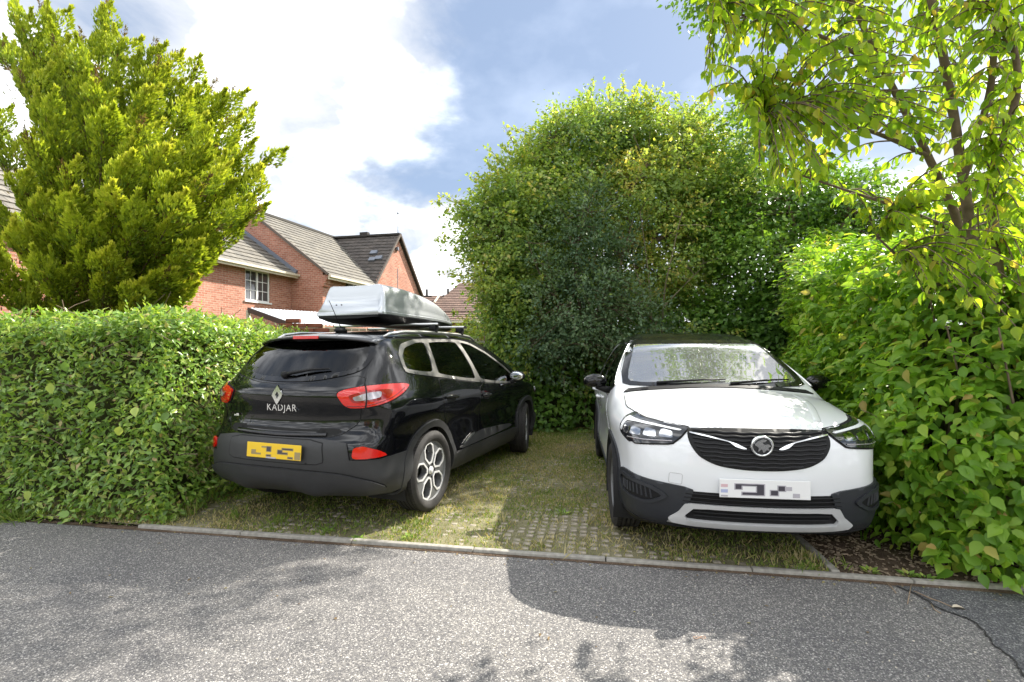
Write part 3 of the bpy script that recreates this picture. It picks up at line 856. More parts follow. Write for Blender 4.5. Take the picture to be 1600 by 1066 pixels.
class Body:
    def __init__(s, spec):
        s.sp = spec
        s.plan = table(spec['plan'])[0]
        s.prof = table(spec['prof'], 0.014)[0]
        s.zt, s.dzt = table(spec['ztop'], 0.03)
        s.zb = table(spec['zbot'], 0.05)[0]
        s.yf, s.dyf = table(spec['yf'], 0.016)
        s.yr, s.dyr = table(spec['yr'], spec.get('rsig', 0.012))
        s.crown = table(spec['crown'], 0.05)[0]
        s.cr = table(spec['cr'], 0.05)[0]
        s.arch = spec['arch']; s.zc = spec.get('zc', 0.70)
        s.kside = table(spec['kside'], 0.05)[0]
    def f(s, P):
        x = np.abs(P[:, 0]); y = P[:, 1]; z = P[:, 2]
        W = s.plan(y) + s.prof(z)
        for (yy, zz, sy, sz, a) in s.sp['bulge']:
            W = W + a * np.exp(-((y - yy) / sy) ** 2 - ((z - zz) / sz) ** 2)
        ds = x - W
        sl = s.dzt(y)
        dt = (z - (s.zt(y) - s.crown(y) * (x / 0.7) ** 2)) / np.sqrt(1 + sl * sl)
        a = smax(ds, dt, s.kside(y))
        db = s.zb(y) - z
        a = smax(a, db, 0.06)
        q = (x / 0.75) ** 2.4
        df = (y - (s.yf(z) - s.sp['cf'] * q)) / np.sqrt(1 + np.minimum(s.dyf(z) ** 2, 9))
        dr = ((s.yr(z) + s.cr(z) * q) - y) / np.sqrt(1 + np.minimum(s.dyr(z) ** 2, 9))
        a = smax(a, df, s.sp['kf'])
        a = smax(a, dr, s.sp['kr'])
        return a
    def grad(s, P):
        e = 0.004; G = np.zeros_like(P)
        for i in range(3):
            d = np.zeros(3); d[i] = e
            G[:, i] = s.f(P + d) - s.f(P - d)
        return G / (np.linalg.norm(G, axis=1, keepdims=True) + 1e-12)
    def cast(s, O, D, tmax, level=0.0, steps=70):
        n = len(O); ts = np.linspace(0, tmax, steps)
        best = np.full(n, 1e9); tb = np.zeros(n); hit = np.full(n, -1.0); lo = np.zeros(n); hi = np.zeros(n)
        found = np.zeros(n, bool)
        for i, t in enumerate(ts):
            v = s.f(O + D * t) - level
            better = (v < best) & ~found
            best[better] = v[better]; tb[better] = t
            new = (v < 0) & ~found
            lo[new] = ts[max(i - 1, 0)]; hi[new] = t; found |= new
            if found.all(): break
        for _ in range(13):
            m = (lo + hi) / 2
            v = s.f(O + D * m[:, None]) - level
            ins = v < 0
            hi = np.where(ins, m, hi); lo = np.where(ins, lo, m)
        t = np.where(found, hi, tb)
        return O + D * t[:, None]
    def mapper(s, mode):
        """(u,v) in metres -> ray origin and direction"""
        def go(UV):
            UV = np.asarray(UV, float); n = len(UV); O = np.zeros((n, 3)); D = np.zeros((n, 3))
            u, v = UV[:, 0], UV[:, 1]
            if mode == 'side': O[:, 0] = 1.6; O[:, 1] = u; O[:, 2] = v; D[:, 0] = -1; tm = 1.6
            elif mode == 'rear': O[:, 0] = u; O[:, 1] = -3.0; O[:, 2] = v; D[:, 1] = 1; tm = 2.6
            elif mode == 'front': O[:, 0] = u; O[:, 1] = 3.0; O[:, 2] = v; D[:, 1] = -1; tm = 3.2
            elif mode == 'top': O[:, 0] = u; O[:, 1] = v; O[:, 2] = 2.2; D[:, 2] = -1; tm = 2.0
            elif mode in ('fcyl', 'rcyl'):
                yc = s.sp[mode]; a = u / 0.9
                sg = 1 if mode == 'fcyl' else -1
                dx, dy = np.sin(a), np.cos(a) * sg
                O[:, 0] = dx * 1.8; O[:, 1] = yc + dy * 1.8; O[:, 2] = v; D[:, 0] = -dx; D[:, 1] = -dy; tm = 1.8
            return O, D, tm
        return go
    def project(s, UV, mode, off=0.0):
        O, D, tm = s.mapper(mode)(UV)
        P = s.cast(O, D, tm)
        n = s.grad(P)
        return P + n * (off if np.isscalar(off) else np.asarray(off)[:, None]), n
    def shell(s, cuts, level=0.0, n1=190, nth=250, ncap=46):
        y0, y1 = s.sp['spine']
        rows = []
        th = np.linspace(0, 2 * PI, nth, endpoint=False)
        def ring(y, ph, sg):
            d = np.stack([np.cos(th) * math.sin(ph), np.full(nth, math.cos(ph) * sg), np.sin(th) * math.sin(ph)], 1)
            c = np.array([0, y, s.zc]); L = 1.9
            return c + d * L, -d
        Os, Ds = [], []
        phs = np.linspace(0.004, PI / 2, ncap, endpoint=False)
        for p in phs: o, d = ring(y0, p, -1); Os.append(o); Ds.append(d)
        for y in np.linspace(y0, y1, n1): o, d = ring(y, PI / 2, 1); Os.append(o); Ds.append(d)
        for p in phs[::-1]: o, d = ring(y1, p, 1); Os.append(o); Ds.append(d)
        O = np.concatenate(Os); D = np.concatenate(Ds)
        V = s.cast(O, D, 1.9, level, 60)
        nr = len(Os)
        r = np.arange(nr - 1)[:, None] * nth; k = np.arange(nth)[None, :]; k2 = (k + 1) % nth
        F = np.stack([r + k, r + nth + k, r + nth + k2, r + k2], -1).reshape(-1, 4)
        C = V[F].mean(1)
        rm = np.zeros(len(F), bool)
        for (yy, zz, rr) in s.arch:
            rm |= (np.abs(C[:, 0]) > 0.52) & ((C[:, 1] - yy) ** 2 + (C[:, 2] - zz) ** 2 < rr * rr)
        for mode, poly in cuts:
            if mode == 'side': m = in_poly(C[:, 1:3], poly) & (np.abs(C[:, 0]) > 0.35)
            elif mode == 'rear': m = in_poly(C[:, [0, 2]], poly) & (C[:, 1] < -1.0)
            else: m = in_poly(C[:, [0, 2]], poly) & (C[:, 1] > 0.2)
            rm |= m
        F = F[~rm]
        nrm = np.cross(V[F[:, 1]] - V[F[:, 0]], V[F[:, 3]] - V[F[:, 0]])
        g = C[~rm] - np.array([0, 0, s.zc])
        if (nrm * g).sum(1).mean() < 0: F = F[:, ::-1]
        return V, F

def panel(B, name, parent, mat, poly, mode, off=0.003, thick=0.01, holes=(), grid=0.03, step=0.02, sgn=1, bulge=None):
    UV, F, bd = tri2d(poly, holes, grid, step)
    o = off
    if bulge is not None:
        o = off + np.array([bulge(u, v) for u, v in UV])
    P, N = B.project(UV, mode, o)
    fn = np.cross(P[F[:, 1]] - P[F[:, 0]], P[F[:, 2]] - P[F[:, 0]])
    flip = (fn * N[F].mean(1)).sum(1).sum() < 0
    V = list(P); Fc = F.tolist()
    ids = sorted({i for e in bd for i in e}); b = len(V)
    t = {}
    for i in ids: t[i] = len(V); V.append(P[i])
    lo = {}
    for i in ids: lo[i] = len(V); V.append(P[i] - N[i] * thick)
    for (a, c) in bd: Fc.append((c, a, None)) if False else Fc.append((t[c], t[a], lo[a], lo[c]))
    V = np.array(V)
    if sgn < 0: V[:, 0] *= -1; flip = not flip
    if flip: Fc = [tuple(reversed(f)) for f in Fc]
    return mesh(name, V, Fc, mat, parent, True)

def strip(B, name, parent, mat, line, mode, w=0.008, off=0.0025, h=0.0, sgn=1, closed=False, step=0.02, depth=0.006):
    L = np.array(resample(line, step, closed)); n = len(L)
    if closed: T = np.roll(L, -1, 0) - np.roll(L, 1, 0)
    else: T = np.gradient(L, axis=0)
    T /= np.linalg.norm(T, axis=1, keepdims=True) + 1e-12
    Nn = np.stack([-T[:, 1], T[:, 0]], 1)
    cols = [(-0.5, -depth), (-0.5, 0), (-0.25, h), (0.25, h), (0.5, 0), (0.5, -depth)]
    allP = []
    for (k, hh) in cols:
        P, _ = B.project(L + Nn * w * k, mode, off + hh); allP.append(P)
    V = np.stack(allP, 1).reshape(-1, 3); m = len(cols); F = []
    for i in range(n if closed else n - 1):
        j = (i + 1) % n
        for k in range(m - 1): F.append((i * m + k, i * m + k + 1, j * m + k + 1, j * m + k))
    c = V.mean(0)
    nrm = np.cross(V[F[2][1]] - V[F[2][0]], V[F[2][3]] - V[F[2][0]])
    if (nrm * B.grad(V[F[2][0]][None])[0]).sum() < 0: F = [tuple(reversed(f)) for f in F]
    if sgn < 0: V[:, 0] *= -1; F = [tuple(reversed(f)) for f in F]
    return mesh(name, V, F, mat, parent, True)

def window(B, car, cuts, name, poly, mode, glass, ring_mat, w=0.03, sgns=(1, -1), ring_holes=None, outer=None, ring_name='window_frame'):
    """one frame with its panes: poly is a list of pane outlines"""
    panes = poly
    for p in panes: cuts.append((mode, expand(p, w * 0.42)))
    out = outer if outer is not None else expand(panes[0], w)
    for sg in sgns:
        fr = panel(B, ring_name, car, ring_mat, out, mode, 0.006, 0.012, holes=panes, grid=0.03, step=0.015, sgn=sg)
        gl = glass if isinstance(glass, list) else [glass] * len(panes)
        for p, g in zip(panes, gl):
            panel(B, name, fr, g, expand(p, w * 0.36), mode, 0.001, 0.003, grid=0.03, step=0.02, sgn=sg)

def plate2d(outer, holes, thick, grid=0.03, step=0.012, bevel=0.0):
    UV, F, bd = tri2d(outer, holes, grid, step)
    V = [(u, v, 0) for u, v in UV]; Fc = [tuple(f) for f in F.tolist()]
    a = UV[F[:, 1]] - UV[F[:, 0]]; b = UV[F[:, 2]] - UV[F[:, 0]]
    Fc = [f if a[i, 0] * b[i, 1] - a[i, 1] * b[i, 0] > 0 else tuple(reversed(f)) for i, f in enumerate(Fc)]
    ids = sorted({i for e in bd for i in e}); t = {}; lo = {}
    for i in ids: t[i] = len(V); V.append(tuple(UV[i]) + (0,)); lo[i] = len(V); V.append(tuple(UV[i]) + (-thick,))
    es = {}
    for f in Fc:
        for i in range(3): es[(f[i], f[(i + 1) % 3])] = 1
    for (p, q) in bd:
        if (p, q) not in es: p, q = q, p
        Fc.append((t[q], t[p], lo[p], lo[q]))
    return np.array(V), Fc

def polar(r, a): return (r * math.cos(a), r * math.sin(a))

def make_wheel(car, x, y, Rr, width, rr, style, steer=0.0):
    sg = 1 if x > 0 else -1
    w = empty('wheel', (x, y, Rr), steer, car)
    h = width / 2
    # tyre: sidewalls, shoulders, grooves
    prof = [(rr - 0.012, -h * 0.80), (rr + 0.004, -h * 0.90), (rr + (Rr - rr) * 0.45, -h * 1.02), (Rr - 0.022, -h * 0.97), (Rr - 0.006, -h * 0.82)]
    nb = 5; tw = h * 0.80
    for i in range(nb):
        a = -tw + 2 * tw * i / nb; b_ = -tw + 2 * tw * (i + 1) / nb
        g = 0.006
        prof += [(Rr, a + g * (i > 0)), (Rr, b_ - g * (i < nb - 1))]
        if i < nb - 1: prof += [(Rr - 0.009, b_ - g * 0.8), (Rr - 0.009, b_ + g * 0.8)]
    prof += [(Rr - 0.006, h * 0.82), (Rr - 0.022, h * 0.97), (rr + (Rr - rr) * 0.45, h * 1.02), (rr + 0.004, h * 0.90), (rr - 0.012, h * 0.80)]
    t = MB(); t.lathe(prof, 96)
    t.build('tyre', tyre_mat, w, auto=38)
    # sipes across the tread and shoulder lettering ridge
    s_ = MB()
    for k in range(72):
        an = 2 * PI * k / 72
        for side in (-1, 1):
            M = Matrix.Rotation(an, 3, 'X') @ Matrix.Rotation(0.25 * side, 3, 'Z')
            c = Matrix.Rotation(an, 3, 'X') @ Vector((side * tw * 0.86, 0, Rr - 0.0015))
            s_.box(c, (tw * 0.30, 0.0035, 0.006), M)
    s_.build('tread_sipes', seam_mat, w)
    ax = h * 0.80 * sg
    b = MB()
    b.lathe([(rr - 0.012, h * 0.8), (rr - 0.03, h * 0.55), (rr - 0.04, -h * 0.8), (rr - 0.012, -h * 0.8)], 64)
    b.build('barrel', alloy_dark, w, smooth=True)
    b = MB(); b.lathe([(0.16, -0.02 * sg), (0.16, 0.005 * sg), (0.05, 0.005 * sg)], 40); b.build('brake_disc', satin, w, smooth=True)
    def place(V, off): return np.stack([(ax + sg * (off + V[:, 2])), V[:, 0], V[:, 1]], 1)
    def addp(name, mat, outer, holes, thick, off):
        V, F = plate2d(outer, holes, thick, 0.03, 0.014)
        P = place(V, off)
        if sg < 0: F = [tuple(reversed(f)) for f in F]
        return P, F
    circ = [polar(rr - 0.006, 2 * PI * k / 72) for k in range(72)]
    if style == 'five':
        hx = [(0.076, 0.016), (0.138, 0.062), (0.205, 0.062), (0.238, 0.030), (0.238, -0.030), (0.205, -0.062), (0.138, -0.062), (0.076, -0.016)]
        wins = []
        for k in range(5):
            a = PI / 2 + 2 * PI * k / 5 + 0.2; ca, sa = math.cos(a), math.sin(a)
            wins.append([(r * ca - q * sa, r * sa + q * ca) for r, q in hx])
        P, F = addp('rim', alloy_dark, circ, wins, 0.05, -0.012)
        rim = mesh('rim', P, F, alloy_dark, w, False)
        m = MB()
        for wn_ in wins:
            P, F = addp('edge', alloy, expand(wn_, 0.0145), [wn_], 0.012, -0.006); m.add(P.tolist(), F)
        lip = [polar(rr + 0.004, 2 * PI * k / 72) for k in range(72)]; lin = [polar(rr - 0.010, 2 * PI * k / 72) for k in range(72)]
        P, F = addp('lip', alloy, lip, [lin], 0.02, -0.004); m.add(P.tolist(), F)
        m.build('spoke_edges', alloy, rim)
        m = MB()
        for k in range(5):
            a = PI / 2 + 2 * PI * (k + 0.5) / 5 + 0.2
            m.lathe([(0.012, (ax + sg * -0.0095)), (0.009, (ax - sg * 0.004)), (0.0, ax - sg * 0.004)], 12, c=(0, 0.057 * math.cos(a), 0.057 * math.sin(a)))
        m.build('wheel_bolts', black_plastic, rim)
    else:
        wins = []
        for k in range(7):
            a = 2 * PI * k / 7
            wins.append([polar(0.085, a - 0.16), polar(0.085, a + 0.16), polar(rr - 0.03, a + 0.30), polar(rr - 0.03, a - 0.30)])
        P, F = addp('rim', alloy_dark, circ, wins, 0.045, -0.012)
        rim = mesh('rim', P, F, alloy_dark, w, False)
    m = MB(); m.lathe([(0.034, ax - sg * 0.012), (0.032, ax - sg * 0.003), (0.0, ax - sg * 0.001)], 24)
    m.build('hub_cap', alloy, w, smooth=True)
    return w

def wheel_well(B, car, y, Rz, ra):
    for sg in (-1, 1):
        m = MB(); b = 0; n = 28
        for k in range(n + 1):
            a = R(-25) + R(230) * k / n
            for xx in (0.50, 0.865):
                m.V.append((sg * xx, y + ra * math.cos(a), Rz + ra * math.sin(a)))
        for k in range(n): m.F.append((b + 2 * k, b + 2 * k + 1, b + 2 * k + 3, b + 2 * k + 2))
        c = len(m.V); m.V.append((sg * 0.50, y, Rz))
        for k in range(n): m.F.append((c, b + 2 * k, b + 2 * k + 2))
        m.build('wheel_well', liner_mat, car)

def arch_ring(yc, zc, ri, ro, a0, a1, zmin=None, n=26):
    o = [(yc + ro * math.cos(R(a0 + (a1 - a0) * k / n)), zc + ro * math.sin(R(a0 + (a1 - a0) * k / n))) for k in range(n + 1)]
    i = [(yc + ri * math.cos(R(a1 + (a0 - a1) * k / n)), zc + ri * math.sin(R(a1 + (a0 - a1) * k / n))) for k in range(n + 1)]
    return o + i

def cabin(car, front_seat_y=-0.05, rear_seat_y=-1.0, dash_y=0.72, floor=0.36, rhd=1, top=0.96):
    def seat(name, x, y, wdt=0.5):
        s = empty(name, (x, y, floor), 0, car)
        m = MB(); m.box((0, 0.12, 0.14), (wdt, 0.50, 0.18)); m.build('seat_cushion', seat_mat, s, smooth=True, bevel=0.05, seg=3)
        m = MB(); M = Matrix.Rotation(R(14), 3, 'X')
        m.box((0, -0.24, 0.46), (wdt * 0.96, 0.15, 0.60), M); m.build('seat_back', seat_mat, s, smooth=True, bevel=0.05, seg=3)
        m = MB(); m.box((0, -0.335, 0.86), (0.25, 0.10, 0.17), M); m.build('headrest', seat_mat, s, smooth=True, bevel=0.04, seg=3)
        return s
    for sx in (-1, 1):
        seat('front_seat', sx * 0.37, front_seat_y)
        seat('rear_seat', sx * 0.34, rear_seat_y, 0.6)
    m = MB()
    m.box((0, dash_y + 0.06, top - 0.12), (1.34, 0.34, 0.24)); m.box((0, dash_y + 0.34, top - 0.11), (1.22, 0.34, 0.15))
    m.build('dashboard', cabin_mat, car, smooth=True, bevel=0.05, seg=3)
    m = MB()
    c = Vector((rhd * 0.37, dash_y - 0.24, top - 0.06)); tilt = Matrix.Rotation(R(-66), 3, 'X')
    ring = [c + tilt @ Vector((0.185 * math.cos(a), 0.185 * math.sin(a), 0)) for a in np.linspace(0, 2 * PI, 25)]
    m.tube(ring, 0.015, 8, cap=False)
    for a in (0, PI, -PI / 2): m.tube([c, c + tilt @ Vector((0.18 * math.cos(a), 0.18 * math.sin(a), 0))], 0.014, 6)
    m.ball(c, (0.06, 0.03, 0.06))
    m.build('steering_wheel', black_plastic, car, smooth=True)

def lettering(name, parent, txt, size, loc, rot, mat, extrude=0.003):
    cu = bpy.data.curves.new(name, 'FONT'); cu.body = txt; cu.size = size; cu.extrude = extrude
    cu.align_x = 'CENTER'; cu.align_y = 'CENTER'; cu.space_character = 1.12
    to = bpy.data.objects.new(name, cu); COL.objects.link(to)
    dg = bpy.context.evaluated_depsgraph_get()
    me = bpy.data.meshes.new_from_object(to.evaluated_get(dg))
    bpy.data.objects.remove(to)
    o = link(name, me, parent)
    me.materials.clear(); me.materials.append(mat)
    o.location = loc; o.rotation_euler = rot
    return o

def mirror_pair(car, x, y, z, mat, arm_mat, k=.80):
    for sg in (1, -1):
        m = MB(); b = []
        m.ball((sg * x, y, z), (0.135 * k, 0.075, 0.085 * k), 18, 12)
        # flatten the back side where the glass sits
        V = np.array(m.V); back = y - 0.028
        V[:, 1] = np.maximum(V[:, 1], back)
        V[:, 2] = np.where(V[:, 2] < z - 0.06 * k, z - 0.06 * k + (V[:, 2] - z + 0.06 * k) * 0.4, V[:, 2])
        mo = mesh('mirror', V, m.F, mat, car, True)
        a = MB(); a.tube([(sg * (x - 0.20), y - 0.01, z - 0.10), (sg * (x - 0.09), y + 0.005, z - 0.075), (sg * (x - 0.01), y + 0.01, z - 0.045)], [0.04, 0.032, 0.028], 10)
        a.build('mirror_arm', arm_mat, mo, smooth=True)
        g = MB(); g.ball((sg * x, back - 0.001, z), (0.112 * k, 0.006, 0.066 * k), 18, 8)
        g.build('mirror_glass', mirror_glass, mo, smooth=True)

# ---- black estate car seen from behind, silver roof box on its bars
K = Body(dict(
    plan=[(-2.3, .76), (-2.1, .815), (-1.95, .852), (-1.7, .895), (-1.3, .912), (0, .912), (1.3, .910), (1.7, .89), (2.0, .83), (2.3, .73)],
    prof=[(.15, -.14), (.22, -.09), (.30, -.035), (.42, -.012), (.55, -.030), (.70, -.028), (.82, -.010), (.92, 0), (1.02, -.016), (1.10, -.042), (1.20, -.088), (1.35, -.180), (1.47, -.272), (1.56, -.35), (1.7, -.48)],
    ztop=[(-2.4, 1.46), (-1.95, 1.47), (-1.75, 1.515), (-1.4, 1.562), (-.9, 1.594), (-.3, 1.600), (.1, 1.572), (.42, 1.500), (.85, 1.285), (1.22, 1.090), (1.33, 1.058), (1.6, 1.025), (1.9, .968), (2.1, .905), (2.3, .80)],
    zbot=[(-2.3, .34), (-2.0, .275), (-1.6, .24), (1.5, .22), (2.0, .24), (2.3, .32)],
    yf=[(.1, 1.95), (.25, 2.10), (.40, 2.20), (.55, 2.225), (.7, 2.215), (.82, 2.17), (.92, 2.07), (1.0, 1.9), (1.2, 1.6)],
    yr=[(.1, -1.85), (.26, -2.03), (.32, -2.12), (.42, -2.19), (.55, -2.210), (.66, -2.205), (.715, -2.185), (.745, -2.150), (.80, -2.118), (.87, -2.112), (.94, -2.130), (1.00, -2.147), (1.06, -2.150), (1.10, -2.128), (1.14, -2.088), (1.20, -2.035), (1.35, -1.905), (1.48, -1.79), (1.6, -1.68)],
    crown=[(-2.2, .03), (-1, .035), (.4, .035), (1.1, .05), (1.6, .05), (2.2, .06)],
    cr=[(.2, .12), (.7, .11), (1.05, .13), (1.2, .12), (1.5, .14)], cf=.16, kf=.12, kr=.11,
    kside=[(-2.2, .07), (-1, .08), (.3, .07), (1.0, .06), (1.4, .10), (2.2, .12)],
    bulge=[(-1.42, .90, .42, .15, .022), (1.36, .84, .42, .16, .020), (-1.75, 1.02, .3, .08, .012), (-2.15, 1.18, .36, .26, -.075)],
    arch=[(-1.323, .345, .395), (1.323, .345, .395)], spine=(-1.45, 1.5), fcyl=1.25, rcyl=-1.3, zc=.72))

def make_black_car():
    car = empty('parked_car', (-1.089, 5.819, 0), -0.3455)
    tag(car, 'black estate car seen from behind with a silver roof box on top', 'car', 'cars parked in the bay')
    cuts = []
    wq = chaikin([(-1.585, 1.232), (-1.545, 1.345), (-1.44, 1.415), (-1.20, 1.462), (-1.035, 1.470), (-1.19, 1.190)], 2, .12)
    wr = chaikin([(-1.125, 1.178), (-.97, 1.473), (-.345, 1.490), (-.345, 1.090)], 2, .07)
    wf = chaikin([(-.265, 1.082), (-.265, 1.490), (-.03, 1.462), (.25, 1.362), (.56, 1.205), (.80, 1.055), (.80, 1.008)], 2, .10)
    outer = chaikin([(-1.625, 1.205), (-1.585, 1.36), (-1.47, 1.445), (-1.22, 1.491), (-.95, 1.505), (-.30, 1.516), (-.01, 1.490), (.27, 1.388), (.59, 1.226), (.86, 1.055), (.86, .978), (-.30, 1.058), (-1.14, 1.150)], 2, .12)
    window(K, car, cuts, 'side_window', [wq, wr, wf], 'side', [glass_privacy, glass_privacy, glass_tint], frame_grey, 0.026, outer=outer)
    wb = chaikin([(-.60, 1.235), (-.30, 1.172), (0, 1.160), (.30, 1.172), (.60, 1.235), (.625, 1.33), (.56, 1.475), (.30, 1.492), (-.30, 1.492), (-.56, 1.475), (-.625, 1.33)], 2, .2)
    window(K, car, cuts, 'rear_window', [expand(wb, -.015)], 'rear', glass_privacy, gloss_black, 0.035, sgns=(1,))
    ws = chaikin([(-.70, 1.10), (.70, 1.10), (.56, 1.475), (-.56, 1.475)], 2, .08)
    window(K, car, cuts, 'windscreen', [ws], 'front', glass_tint, frit_mat, 0.04, sgns=(1,))
    V, F = K.shell(cuts, 0.0, 200, 260, 54)
    mesh('body', V, F, black_paint, car)
    V, F = K.shell(cuts, -0.03, 70, 90, 16)
    mesh('cabin_lining', V, F, liner_mat, car)
    for yy in (-1.323, 1.323): wheel_well(K, car, yy, .345, .405)
    # doors
    dr = chaikin([(-1.135, 1.140), (-.307, 1.050), (-.307, .43), (-.93, .43), (-.925, .52), (-.99, .66), (-1.12, .80), (-1.17, .95), (-1.165, 1.06)], 1, .12)
    dfr = chaikin([(-.293, 1.050), (.845, .965), (.875, .85), (.86, .43), (-.293, .43)], 1, .08)
    for sg in (1, -1):
        for nm, dp, hy, hz in (('rear_door', dr, -1.00, .955), ('front_door', dfr, -.14, .905)):
            d = panel(K, nm, car, black_paint, dp, 'side', .004, .006, grid=.04, sgn=sg)
            panel(K, 'door_gap', d, seam_mat, expand(dp, .006), 'side', .001, .004, grid=.06, sgn=sg)
            hr = chaikin([(hy - .10, hz - .030), (hy + .07, hz - .045), (hy + .10, hz), (hy + .06, hz + .03), (hy - .09, hz + .04)], 2)
            panel(K, 'handle_recess', d, seam_mat, hr, 'side', .006, .002, sgn=sg)
            hp, _ = K.project([(hy - .125, hz + .012), (hy - .09, hz + .012), (hy, hz + .008), (hy + .09, hz), (hy + .115, hz)], 'side', [.008, .030, .034, .030, .008])
            hp[:, 0] *= sg
            m = MB(); m.tube(hp, [.010, .014, .015, .014, .010], 8); m.build('door_handle', gloss_black, d, smooth=True)
        # lower cladding
        panel(K, 'sill_trim', car, dark_plastic, chaikin([(-.90, .25), (.92, .25), (.92, .425), (-.90, .425)], 1, .1), 'side', .014, .03, grid=.05, sgn=sg)
        tr = chaikin([(-.80, .435), (.70, .455), (.62, .50), (-.20, .545), (-.42, .53), (-.74, .46)], 2, .15)
        panel(K, 'door_trim', car, dark_plastic, tr, 'side', .016, .02, grid=.05, sgn=sg)
        panel(K, 'trim_accent', car, satin, chaikin([(-.77, .455), (-.45, .53), (-.43, .548), (-.50, .545)], 1), 'side', .022, .01, sgn=sg)
        for yy in (-1.323, 1.323):
            panel(K, 'arch_trim', car, dark_plastic, arch_ring(yy, .345, .385, .445, -14, 194), 'side', .016, .06, grid=.03, sgn=sg)
    # tail end
    tg = chaikin([(-.70, 1.02), (-.66, 1.20), (-.30, 1.135), (0, 1.122), (.30, 1.135), (.66, 1.20), (.70, 1.02), (.66, .84), (.53, .745), (.2, .735), (-.2, .735), (-.53, .745), (-.66, .84)], 1, .15)
    tgo = panel(K, 'tailgate', car, black_paint, tg, 'rear', .003, .005, grid=.025)
    panel(K, 'tailgate_gap', tgo, seam_mat, expand(tg, .006), 'rear', .0008, .003, grid=.05)
    strip(K, 'tailgate_edge', tgo, gloss_black, [(-.44, .752), (0, .742), (.44, .752)], 'rear', .030, .005, .012)
    for sg in (1, -1):
        # lamps: u runs round the corner (metres at radius .9) from the middle of the tail
        outer_l = [(q - .03, z_) for q, z_ in [(.545, 1.062), (.60, 1.085), (.72, 1.108), (.90, 1.122), (1.03, 1.122), (1.100, 1.108), (1.03, 1.060), (.92, 1.010), (.82, .978), (.72, .962), (.640, .960), (.595, .985)]]
        u0 = .705
        po = chaikin(outer_l, 2, .18)
        base = panel(K, 'tail_light', car, red_lens, po, 'rcyl', .020, .03, grid=.025, step=.012, sgn=sg)
        panel(K, 'lamp_surround', base, seam_mat, expand(po, .010), 'rcyl', .008, .01, grid=.04, sgn=sg)
        inner = chaikin([(q - .03, z_) for q, z_ in [(.625, 1.052), (.74, 1.076), (.93, 1.084), (.89, 1.022), (.74, .998), (.655, 1.000)]], 2, .15)
        panel(K, 'lamp_inner', base, red_dark, inner, 'rcyl', .0225, .005, grid=.03, step=.012, sgn=sg)
        cl = chaikin([(q - .03, z_) for q, z_ in [(.655, 1.040), (.74, 1.062), (.835, 1.068), (.825, 1.028), (.74, 1.014), (.672, 1.012)]], 2, .15)
        panel(K, 'reversing_lens', base, clear_lens, cl, 'rcyl', .026, .006, grid=.03, step=.012, sgn=sg)
        strip(K, 'lamp_gap', base, seam_mat, [(u0, .950), (u0 + .005, 1.02), (u0, 1.122)], 'rcyl', .008, .0275, .0, sgn=sg)
        strip(K, 'lamp_line', base, red_dark, chaikin([(.59, .978), (.71, .975), (.87, 1.018), (1.0, 1.085)], 2, closed=False), 'rcyl', .007, .0215, .002, sgn=sg)
    # bumper cladding
    top = [(-1.10, .590), (-.80, .575), (-.60, .580), (-.585, .70), (-.42, .722), (.42, .722), (.585, .70), (.60, .580), (.80, .575), (1.10, .590)]
    bot = [(1.10, .43), (1.06, .36), (.98, .31), (.80, .292), (.4, .285), (-.4, .285), (-.80, .292), (-.98, .31), (-1.06, .36), (-1.10, .43)]
    bp = panel(K, 'rear_bumper', car, dark_plastic, top + bot, 'rcyl', .012, .03, grid=.035)
    band = chaikin([(-.72, .43), (-.55, .485), (-.2, .50), (.2, .50), (.55, .485), (.72, .43), (.86, .345), (.60, .30), (-.60, .30), (-.86, .345)], 2, .2)
    def lumps(u, v):
        return .030 * math.exp(-((abs(u) - .36) / .13) ** 2 - ((v - .345) / .035) ** 2)
    panel(K, 'lower_valance', bp, dark_plastic, band, 'rcyl', .032, .03, grid=.022, bulge=lumps)
    panel(K, 'valance_gap', bp, seam_mat, expand(band, .007), 'rcyl', .0135, .004, grid=.05)
    rec = chaikin([(-.46, .565), (-.44, .71), (.44, .71), (.46, .565), (.40, .545), (-.40, .545)], 1, .12)
    panel(K, 'plate_recess', bp, dark_plastic, rec, 'rear', .0150, .01)
    panel(K, 'recess_edge', bp, seam_mat, expand(rec, .007), 'rear', .0130, .004, grid=.05)
    for sg in (1, -1):
        rf = chaikin([(.615, .588), (.625, .668), (.68, .680), (.77, .645), (.845, .592)], 2, .14)
        panel(K, 'rear_reflector', car, red_lens, rf, 'rcyl', .017, .02, sgn=sg)
    # plate with its letters too blurred to read
    pl = empty('number_plate', (.045, -2.237, .628), 0, car)
    pl.rotation_euler = (R(-4), 0, 0)
    m = MB(); m.box((0, 0, 0), (.525, .006, .113)); m.build('plate_base', plate_yellow, pl, bevel=.003)
    def blobs(parent, y, cols):
        for nm, mat, rects in cols:
            for (x0, x1, z0, z1) in rects:
                m = MB(); m.box(((x0 + x1) / 2, y, (z0 + z1) / 2), (x1 - x0, .0012, z1 - z0)); m.build(nm, mat, parent)
                if mat is plate_dark:
                    m = MB(); m.box(((x0 + x1) / 2, y + .0004, (z0 + z1) / 2), (x1 - x0 + .014, .0012, z1 - z0 + .010)); m.build(nm, plate_mid, parent)
    blobs(pl, -.0037, [
        ('plate_print', plate_mid, [(-.215, -.17, -.022, .002), (-.215, -.12, -.034, -.020), (-.115, -.065, .020, .032), (.205, .26, -.05, .005)]),
        ('plate_print', plate_dark, [(-.063, -.025, -.004, .030), (.045, .085, -.016, .010), (.087, .135, -.016, -.006), (.087, .185, .016, .026), (-.063, -.025, -.040, -.031), (.145, .185, -.045, -.037)]),
        ('plate_print', plate_grey, [(-.068, .03, -.056, -.046)])])
